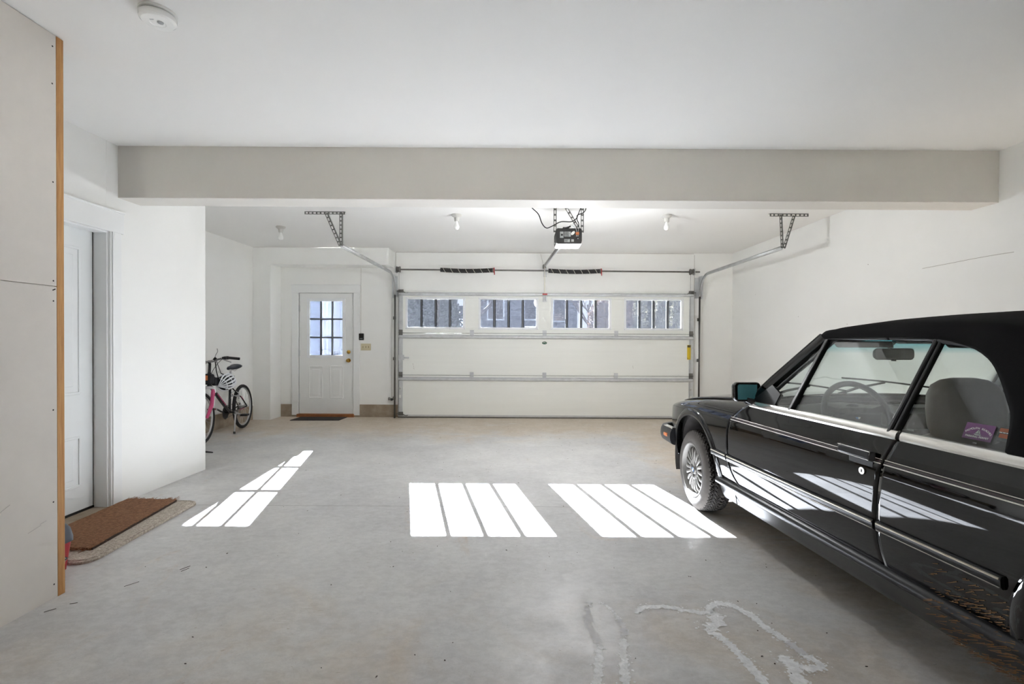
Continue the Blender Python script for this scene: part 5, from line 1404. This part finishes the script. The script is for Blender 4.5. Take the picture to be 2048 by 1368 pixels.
def section(y):
    zb = qz(y) if y > Y1t - .001 else .882; zt = max(zs_(y), zb + .006); c = zt + crn(y); xs_ = gx(zt) + .006 if y > -2.4 else gx(zt) - .0
    half = []
    for t in fr_(0, 1, 7): z = lerp(zb, zt - .012 * (1 - 0) if zt - zb > .03 else zt - .004, t); half.append((gx(z) + .010 + .006 * math.sin(PI * t), y, z))
    x0, z0 = half[-1][0], half[-1][2]
    for t in fr_(0, 1, 14)[1:]:
        a = t * PI / 2; k = 1 - t; half.append((x0 * (1 - t**1.55), y, z0 + (c - z0) * math.sin(a)**.75))
    return half
P = []
for y in ystat:
    h = section(y); P.append([(-x, yy, z) for x, yy, z in h] + [(x, yy, z) for x, yy, z in h[:-1]][::-1])
stp = MB().grid(P).build('soft_top', 'soft_top', car, smooth=60, solid=.010)
for side in (-1, 1):
    sm = MB(); sm.tube([(side * (section(y)[8][0] + .003), y, section(y)[8][2] + .003) for y in ystat[1:-4]], .0045, 6)
    sm.build('welt', 'soft_seam', stp)
    sm = MB(); pts = []
    for y in ystat[6:]:
        z = min(qz(y + .058) + .05 if y + .058 > Y1t else 9, zs_(y) - .012)
        if z < 2 and z > qz(max(y, Y1t)) : pts.append((side * (gx(z) + .0185), y, z))
    if len(pts) > 2: sm.tube(pts, .003, 6); sm.build('stitched_seam', 'soft_seam', stp)
    pts = [gp(side, y - .006, z + .004, .008) for y, z in [(-1.70, 1.243)] + QC]
    MB().tube(spline(pts, 4), .010, 8).build('window_weatherstrip', 'car_rubber', stp)
sm = MB(); sm.tube([(x * .60, -1.60, 1.30 + .0) for x in ()] or [(section(-1.5)[i][0], -1.5, section(-1.5)[i][2] + .002) for i in range(9, 22)], .003, 6).build('cross_seam', 'soft_seam', stp)
def ztop(x, y):
    h = section(y)[7:]
    for a, b in zip(h, h[1:]):
        if b[0] <= abs(x) <= a[0]: return lerp(a[2], b[2], (a[0] - abs(x)) / max(1e-6, a[0] - b[0]))
    return h[0][2]
P = [[(.36 * u * (1 - .12 * k), y, ztop(.36 * u * (1 - .12 * k), y) + .004) for u in fr_(-1, 1, 12)] for k, y in ((1, -2.24), (.66, -2.34), (.33, -2.46), (0, -2.58))]
MB().grid(P).build('rear_window', 'pane_dark', stp, solid=.003)
# ---- mirrors
for side in (-1, 1):
    D = OUT[('door', side)]; cx, cy, cz = side * .802, -.775, .938
    P = []
    for dy, sx, sz in ((-.006, .078, .054), (.0, .081, .057), (.02, .081, .057), (.05, .070, .049), (.075, .048, .034), (.085, .02, .015)):
        P.append([(cx + a, cy + dy, cz + b) for a, b in rounded(-sx, sx, -sz, sz, min(sx, sz) * .42)])
    m = MB().grid(P, closed=True, flip=True); m.face(P[-1]); 
    P2 = [[(cx + a, cy + dy, cz + b) for a, b in rounded(-.078 + i, .078 - i, -.054 + i, .054 - i, .022)] for dy, i in ((-.006, 0), (-.006, .008), (.004, .010))]
    m.grid(P2, closed=True); m.face(P2[-1][::-1])
    mo = m.build('door_mirror', 'car_paint', D, smooth=50)
    q = side
    pts = [(cx - q * .060, .042), (cx + q * .052, .046), (cx + q * .060, .036), (cx + q * .057, -.046), (cx - q * .046, -.046), (cx - q * .060, -.024)]
    MB().prism([(x, cy - .004, cz + z) for x, z in pts], (0, .006, 0)).build('mirror_glass', 'mirror_teal', mo, bevel=.002)
    MB().bar((side * .765, -.80, .872), (side * .79, cy + .02, .895), .05, .03).bar((side * .80, -.765, .868), (side * .80, cy + .03, .89), .02, .02).build('mirror_foot', 'car_trim', mo, bevel=.006)
# ---- wipers
for (a, b, c_) in (((-.15, -.615, .893), (.14, -.690, .985), (.42, -.735, .955)), ((-.62, -.66, .886), (-.36, -.70, .965), (-.12, -.690, .935))):
    A, Bm, Cc = V(a), V(b), V(c_)
    w_ = MB().tube([A, lerp(A, Bm, .5) + V((0, .004, .01)), Bm], [.010, .008, .006], 6).build('wiper', 'car_rubber', car)
    MB().tube(spline([Bm - (Cc - Bm) * .9, Bm + V((0, .002, .006)), Cc], 6), .005, 6).build('wiper_blade', 'car_rubber', w_)
# ---- cabin
P = []
for u in fr_(-1, 1, 30):
    x = .70 * u; hump = .035 * max(0, 1 - ((x + .36) / .22)**2)
    P.append([(x, -.74 + .08 * (1 - u * u), .835), (x, -.80, .862), (x, -.90, .868 + hump * .6), (x, -1.00, .862 + hump), (x, -1.06, .845 + hump), (x, -1.075, .80 + hump * .5), (x, -1.04, .74), (x, -1.02, .62), (x, -.90, .50)])
da = MB().grid(P, flip=False).build('dashboard', 'dash', car, smooth=50)
MB().box(-.12, .12, -1.10, -1.03, .55, .76).build('center_console', 'dash_dark', da, bevel=.02)
MB().box(-.50, -.22, -1.078, -1.06, .77, .85).build('instrument_panel', 'dash_dark', da, bevel=.01)
MB().box(.02, .52, -1.02, -.88, .866, .872).build('dash_pad', 'dash_dark', da, bevel=.003)
ws = V((-.36, -1.075, .835)); wn_ = V((0, -.93, .37)).normalized(); wu = V((0, .37, .93)).normalized(); wr = V((1, 0, 0))
st = MB().tube([ws + (wr * math.cos(2 * PI * i / 56) + wu * math.sin(2 * PI * i / 56)) * .182 for i in range(56)], .0155, 12, closed=True).build('steering_wheel', 'dash_dark', car)
m = MB().lathe([(0, .012), (.05, .010), (.072, .0), (.075, -.02)], ws - wn_ * .015, wn_, 28)
for a in (.25, PI - .25, -PI / 2 - .45, -PI / 2 + .45):
    e = wr * math.cos(a) + wu * math.sin(a); m.bar(ws - wn_ * .01 + e * .05, ws + e * .178, .034, .012, wn_)
m.build('wheel_spokes', 'dash_dark', st)
MB().lathe([(.0, .0), (.024, 0), (.024, -.004)], ws + wn_ * .0005, wn_, 24).build('roundel_ring', 'ink_black', st)
rq, rb2 = MB(), MB()
for i in range(4):
    pts = [ws + wn_ * .0012] + [ws + wn_ * .0012 + (wr * math.cos(i * PI / 2 + PI / 2 * k / 5) + wu * math.sin(i * PI / 2 + PI / 2 * k / 5)) * .016 for k in range(6)]
    (rq if i % 2 else rb2).face(pts)
rq.build('roundel_white', 'label_white', st, smooth=0); rb2.build('roundel_blue', 'roundel_blue', st, smooth=0)
MB().cyl(ws, ws + V((0, .20, -.08)), .03, 12).build('steering_column', 'dash_dark', st)
def seat(x):
    P = []
    for z, y, w_, d in ((.42, -1.66, .25, .10), (.55, -1.70, .26, .11), (.68, -1.745, .255, .10), (.78, -1.775, .235, .085), (.83, -1.785, .19, .07), (.85, -1.79, .12, .05)):
        P.append([(x + a, y + b + .12, z) for a, b in rounded(-w_, w_, -d / 2, d / 2 + .02, d * .42, 5)])
    m = MB().grid(P, closed=True); m.face(P[0][::-1]); m.face(P[-1])
    s_ = m.build('seat', 'leather', car, smooth=60)
    P = [[(x + a, y, z0 + b) for a, b in rounded(-.24 * k, .24 * k, -.07 * k, .07 * k, .06 * k, 5)] for y, k, z0 in ((-1.58, .9, .40), (-1.56, 1, .40), (-1.22, 1, .43), (-1.15, .9, .42))]
    m = MB().grid(P, closed=True); m.face(P[0]); m.face(P[-1][::-1]); m.build('seat_cushion', 'leather', s_, smooth=60)
    # tall rounded head restraint carried up from the backrest
    P = []
    for z, w_, d, dy in ((.81, .085, .050, -.005), (.83, .118, .075, -.004), (.88, .134, .092, 0), (.95, .136, .098, .004), (1.01, .130, .094, .008), (1.05, .112, .080, .012), (1.072, .080, .056, .014), (1.080, .04, .03, .015)):
        P.append([(x + a * 1.2, -1.67 + dy + b, z) for a, b in rounded(-w_, w_, -d / 2, d / 2, d * .46, 6)])
    m = MB().grid(P, closed=True); m.face(P[0][::-1]); m.face(P[-1]); m.build('head_restraint', 'leather', s_, smooth=60)
seat(-.375); seat(.375)
P = [[(x, y, z) for x in fr_(-.60, .60, 10)] for y, z in ((-2.05, .44), (-2.45, .42), (-2.52, .50), (-2.62, .84), (-2.70, .86), (-2.8, .86))]
MB().grid(P).build('rear_seat', 'leather_dark', car, solid=.02)
for side in (-1, 1):
    P = [[(side * x, y, z) for y in fr_(-1.74, -.80, 6)] for x, z in ((.742, .868), (.735, .84), (.70, .80), (.70, .45), (.69, .35))]
    dc = MB().grid(P, flip=side > 0).build('door_card', 'leather_dark', OUT[('door', side)])
    P = [[(side * x, y, z) for y in fr_(-2.75, -1.78, 6)] for x, z in ((.742, .872), (.735, .84), (.66, .80), (.64, .45), (.62, .35))]
    MB().grid(P, flip=side > 0).build('quarter_trim', 'leather_dark', OUT[('quarter_panel', side)])
MB().box(-.66, .66, -2.5, -.70, .335, .36).build('cabin_carpet', 'carpet_dark', car, smooth=0)
P = [[(side_ * x, y, zs_(y) + k * crn(y) - .035) for side_, x, k in ((-1, .50, 0), (-1, .3, .6), (1, 0, .8), (1, .3, .6), (1, .50, 0))] for y in (Y0t - .05, -1.5, -1.9, -2.3, -2.5)]
MB().grid(P).build('headlining', 'headliner', car)
# rear-view mirror and sun visors
rv = V((-.045, -.952, 1.167))
P = [[rv + V((a, dy, b)) for a, b in rounded(-.118 + i, .118 - i, -.032 + i * .6, .032 - i * .6, .022)] for dy, i in ((-.012, 0), (-.006, -.002), (.012, .006), (.026, .03))]
m = MB().grid(P, closed=True, flip=True); m.face(P[-1]); rm = m.build('rear_view_mirror', 'dash_dark', car, smooth=50)
MB().face([rv + V((a, -.0125, b)) for a, b in rounded(-.114, .114, -.029, .029, .02)]).build('mirror_glass', 'mirror_dark', rm, smooth=0)
MB().tube([rv + V((0, .02, .01)), rv + V((.01, .03, .05)), rv + V((.01, -.02, .085))], .012, 8).box(rv.x - .008, rv.x + .008, rv.y - .012, rv.y + .004, rv.z - .040, rv.z - .03).build('mirror_stalk', 'dash_dark', rm)
for x in (-.32, .32):
    MB().prism([(x + a, -1.165 + .05 * (1 - (x / .62)**2), 1.255 - .0) for a in ()] or [(x - .17, HD[1] + .055, 1.240), (x + .17, HD[1] + .055, 1.240), (x + .16, HD[1] + .03, 1.206), (x - .16, HD[1] + .03, 1.206)], (0, -.012, -.004)).build('sun_visor', 'headliner', car, bevel=.004)
MB().box(-.09, .09, HD[1] + .02, HD[1] + .09, 1.225, 1.262).build('mirror_console', 'headliner', car, bevel=.01)
# ---- stickers and glass marks on the driver-side rear window
Q = OUT[('quarter_panel', -1)]
gn_ = V((-.38, 0, -.16)); gup = V((.16, 0, .38)).normalized(); gout = V((-.38, 0, .16)).normalized(); grt = V((0, -1, 0))
def GM(y, z, lift): return frame(gp(-1, y, z) + gout * lift, grt, gup)
def onglass(u, v, y, z): return gp(-1, y, z) + grt * u + gup * v
STY, STZ, SW, SH_ = -2.052, .930, .092, .056
stk = MB().face([GM(STY, STZ, .0008) @ V((a * SW / 2, b * SH_ / 2, 0)) for a, b in ((-1, -1), (1, -1), (1, 1), (-1, 1))]).build('permit_sticker', 'sticker_purple', Q, smooth=0)
M0 = GM(STY, STZ, .0011)
lt = MB(); word = 'FALMOUTH BEACHES'; n = len(word)
for i, ch in enumerate(word):
    if ch == ' ': continue
    a = lerp(1.02, -1.02, i / (n - 1)); lt.join(text_mb(ch, .0096, M0 @ Matrix.Translation((.046 * math.sin(-a), .034 * math.cos(a) - .022, 0)) @ Matrix.Rotation(a * .62, 4, 'Z'), .0002))
lt.join(text_mb('PARKING PERMIT', .0096, M0 @ Matrix.Translation((0, -.018, 0)), .0002))
lt.build('sticker_lettering', 'label_white', stk, smooth=0)
bo = MB()
for pl in ([(-.012, -.008), (.012, -.008), (.009, -.012), (-.009, -.012)], [(0, -.006), (0, .010), (-.009, -.006)], [(.0015, -.006), (.0015, .008), (.008, -.006)]):
    bo.face([M0 @ V((a, b, .0001)) for a, b in pl])
bo.build('sticker_drawing', 'etch_grey', stk, smooth=0)
text_mb('1998', .007, GM(STY, STZ - .036, .0009), .0002).build('sticker_lettering', 'etch_grey', stk, smooth=0)
s2 = MB().face([GM(-2.126, .935, .0008) @ V((a * .034 / 2, b * .046 / 2, 0)) for a, b in ((-1, -1), (1, -1), (1, 1), (-1, 1))]).build('window_sticker', 'sticker_dark', Q, smooth=0)
m = MB(); M1 = GM(-2.126, .935, .0011)
for (a, b, c, d) in ((-.015, .008, .014, .020), (-.012, -.012, .015, .002)): m.face([M1 @ V(p) for p in ((a, b, 0), (c, b, 0), (c, d, 0), (a, d, 0))])
m.build('sticker_print', 'sticker_orange', s2, smooth=0)
m = MB()
for a in (-.014, -.004, .006): m.face([M1 @ V(p) for p in ((a, .0045, .0001), (a + .008, .0045, .0001), (a + .008, .007, .0001), (a, .007, .0001))])
m.build('sticker_print', 'label_white', s2, smooth=0)
text_mb('HGSR', .012, GM(-1.818, .895, .0008), .0002).build('etched_code', 'etch_grey', Q, smooth=0)
text_mb('HGSR', .012, GM(-1.700, .895, .0008), .0002).build('etched_code', 'etch_grey', OUT[('door', -1)], smooth=0)
# mud thrown up in front of the rear wheel
rm_ = random.Random(4); m = MB()
for i in range(330):
    k = rm_.random(); y = -2.235 + .30 * rm_.random()**1.7; z = lerp(.20, .40, rm_.random()**1.6) if rm_.random() < .8 else lerp(.34, .47, rm_.random())
    if z > .352: x = bodyx(y, z) + .0016
    elif z > .30: x = .8225
    else: x = itp([(.19, .71), (.204, .750), (.236, .770), (.288, .788), (.302, .803)])(z) + .003
    l = rm_.uniform(.010, .046) * (1 if rm_.random() < .6 else .5); w_ = rm_.uniform(.0008, .0019); s = rm_.uniform(-.7, -.25)
    if YRr + RAr + .012 > y: continue
    m.face([(-x, y, z + w_), (-x, y - .001, z - w_), (-x - .0, y + l, z + l * s - w_ * .4), (-x, y + l, z + l * s + w_ * .4)])
m.build('mud_splash', 'mud', car, smooth=0, kind='stuff', label='dried brown mud flecks ahead of the rear wheel')

# ================================================================== LIGHT, SKY, CAMERA
W = bpy.data.worlds.new('sky'); sc.world = W; t = nt(W) if False else None
W.use_nodes = True; t = W.node_tree; t.nodes.clear()
out = N(t, 'OutputWorld'); bgd = N(t, 'Background'); t.links.new(bgd.outputs[0], out.inputs[0])
tc = N(t, 'TexCoord'); sx = N(t, 'SeparateXYZ'); t.links.new(tc.outputs['Generated'], sx.inputs[0])
rp = N(t, 'ValToRGB'); e = rp.color_ramp.elements
e[0].position = 0.; e[0].color = (.93, .95, 1., 1); e[1].position = .55; e[1].color = (.62, .74, 1., 1)
t.links.new(sx.outputs['Z'], rp.inputs[0]); t.links.new(rp.outputs[0], bgd.inputs[0])
bgd.inputs[1].default_value = SKY
su = bpy.data.lights.new('sun', 'SUN'); su.energy = SUN; su.angle = math.radians(.2); su.color = (1., .98, .955)
so_ = bpy.data.objects.new('sun', su); COL.objects.link(so_)
so_.rotation_euler = V((.2325, -1, -.3814)).to_track_quat('-Z', 'Y').to_euler(); so_.location = (-6, 20, 10)
ll = bpy.data.lights.new('opener_lamp', 'POINT'); ll.energy = 14.5; ll.shadow_soft_size = .12; ll.color = (.96, .98, 1)
lo = bpy.data.objects.new('opener_lamp', ll); COL.objects.link(lo); lo.location = (.525, yo + .12, 2.13)

cam = bpy.data.cameras.new('camera'); cam.sensor_width = 36; cam.lens = 960 / 2048 * 36; cam.shift_x = -8 / 2048; cam.clip_start = .02; cam.clip_end = 300
co = bpy.data.objects.new('camera', cam); COL.objects.link(co); sc.camera = co
Pp, Rr = .0095, .0055
fwd = V((0, math.cos(Pp), -math.sin(Pp))); r0 = V((1, 0, 0)); u0 = r0.cross(fwd)
r1 = r0 * math.cos(Rr) + u0 * math.sin(Rr); u1 = u0 * math.cos(Rr) - r0 * math.sin(Rr)
M = Matrix.Identity(4)
for i in range(3): M[i][0], M[i][1], M[i][2], M[i][3] = r1[i], u1[i], -fwd[i], (0, 0, HC)[i]
co.matrix_world = M
for o in bpy.data.objects:
    if '_local' in o: del o['_local']
    if o.type == 'MESH': o.cycles.shadow_terminator_geometry_offset = 0.
vs = sc.view_settings
sc.display_settings.display_device = 'sRGB'
vs.view_transform = 'Standard'; vs.look = 'None'; vs.gamma = 1; vs.use_curve_mapping = False; vs.exposure = EXPO
cy = sc.cycles
cy.use_denoising = True; cy.use_adaptive_sampling = True; cy.adaptive_threshold = .08; cy.adaptive_min_samples = 16; cy.max_bounces = 12; cy.diffuse_bounces = 7; cy.glossy_bounces = 5; cy.transparent_max_bounces = 24; cy.caustics_reflective = False; cy.caustics_refractive = False
cy.sample_clamp_indirect = 30.
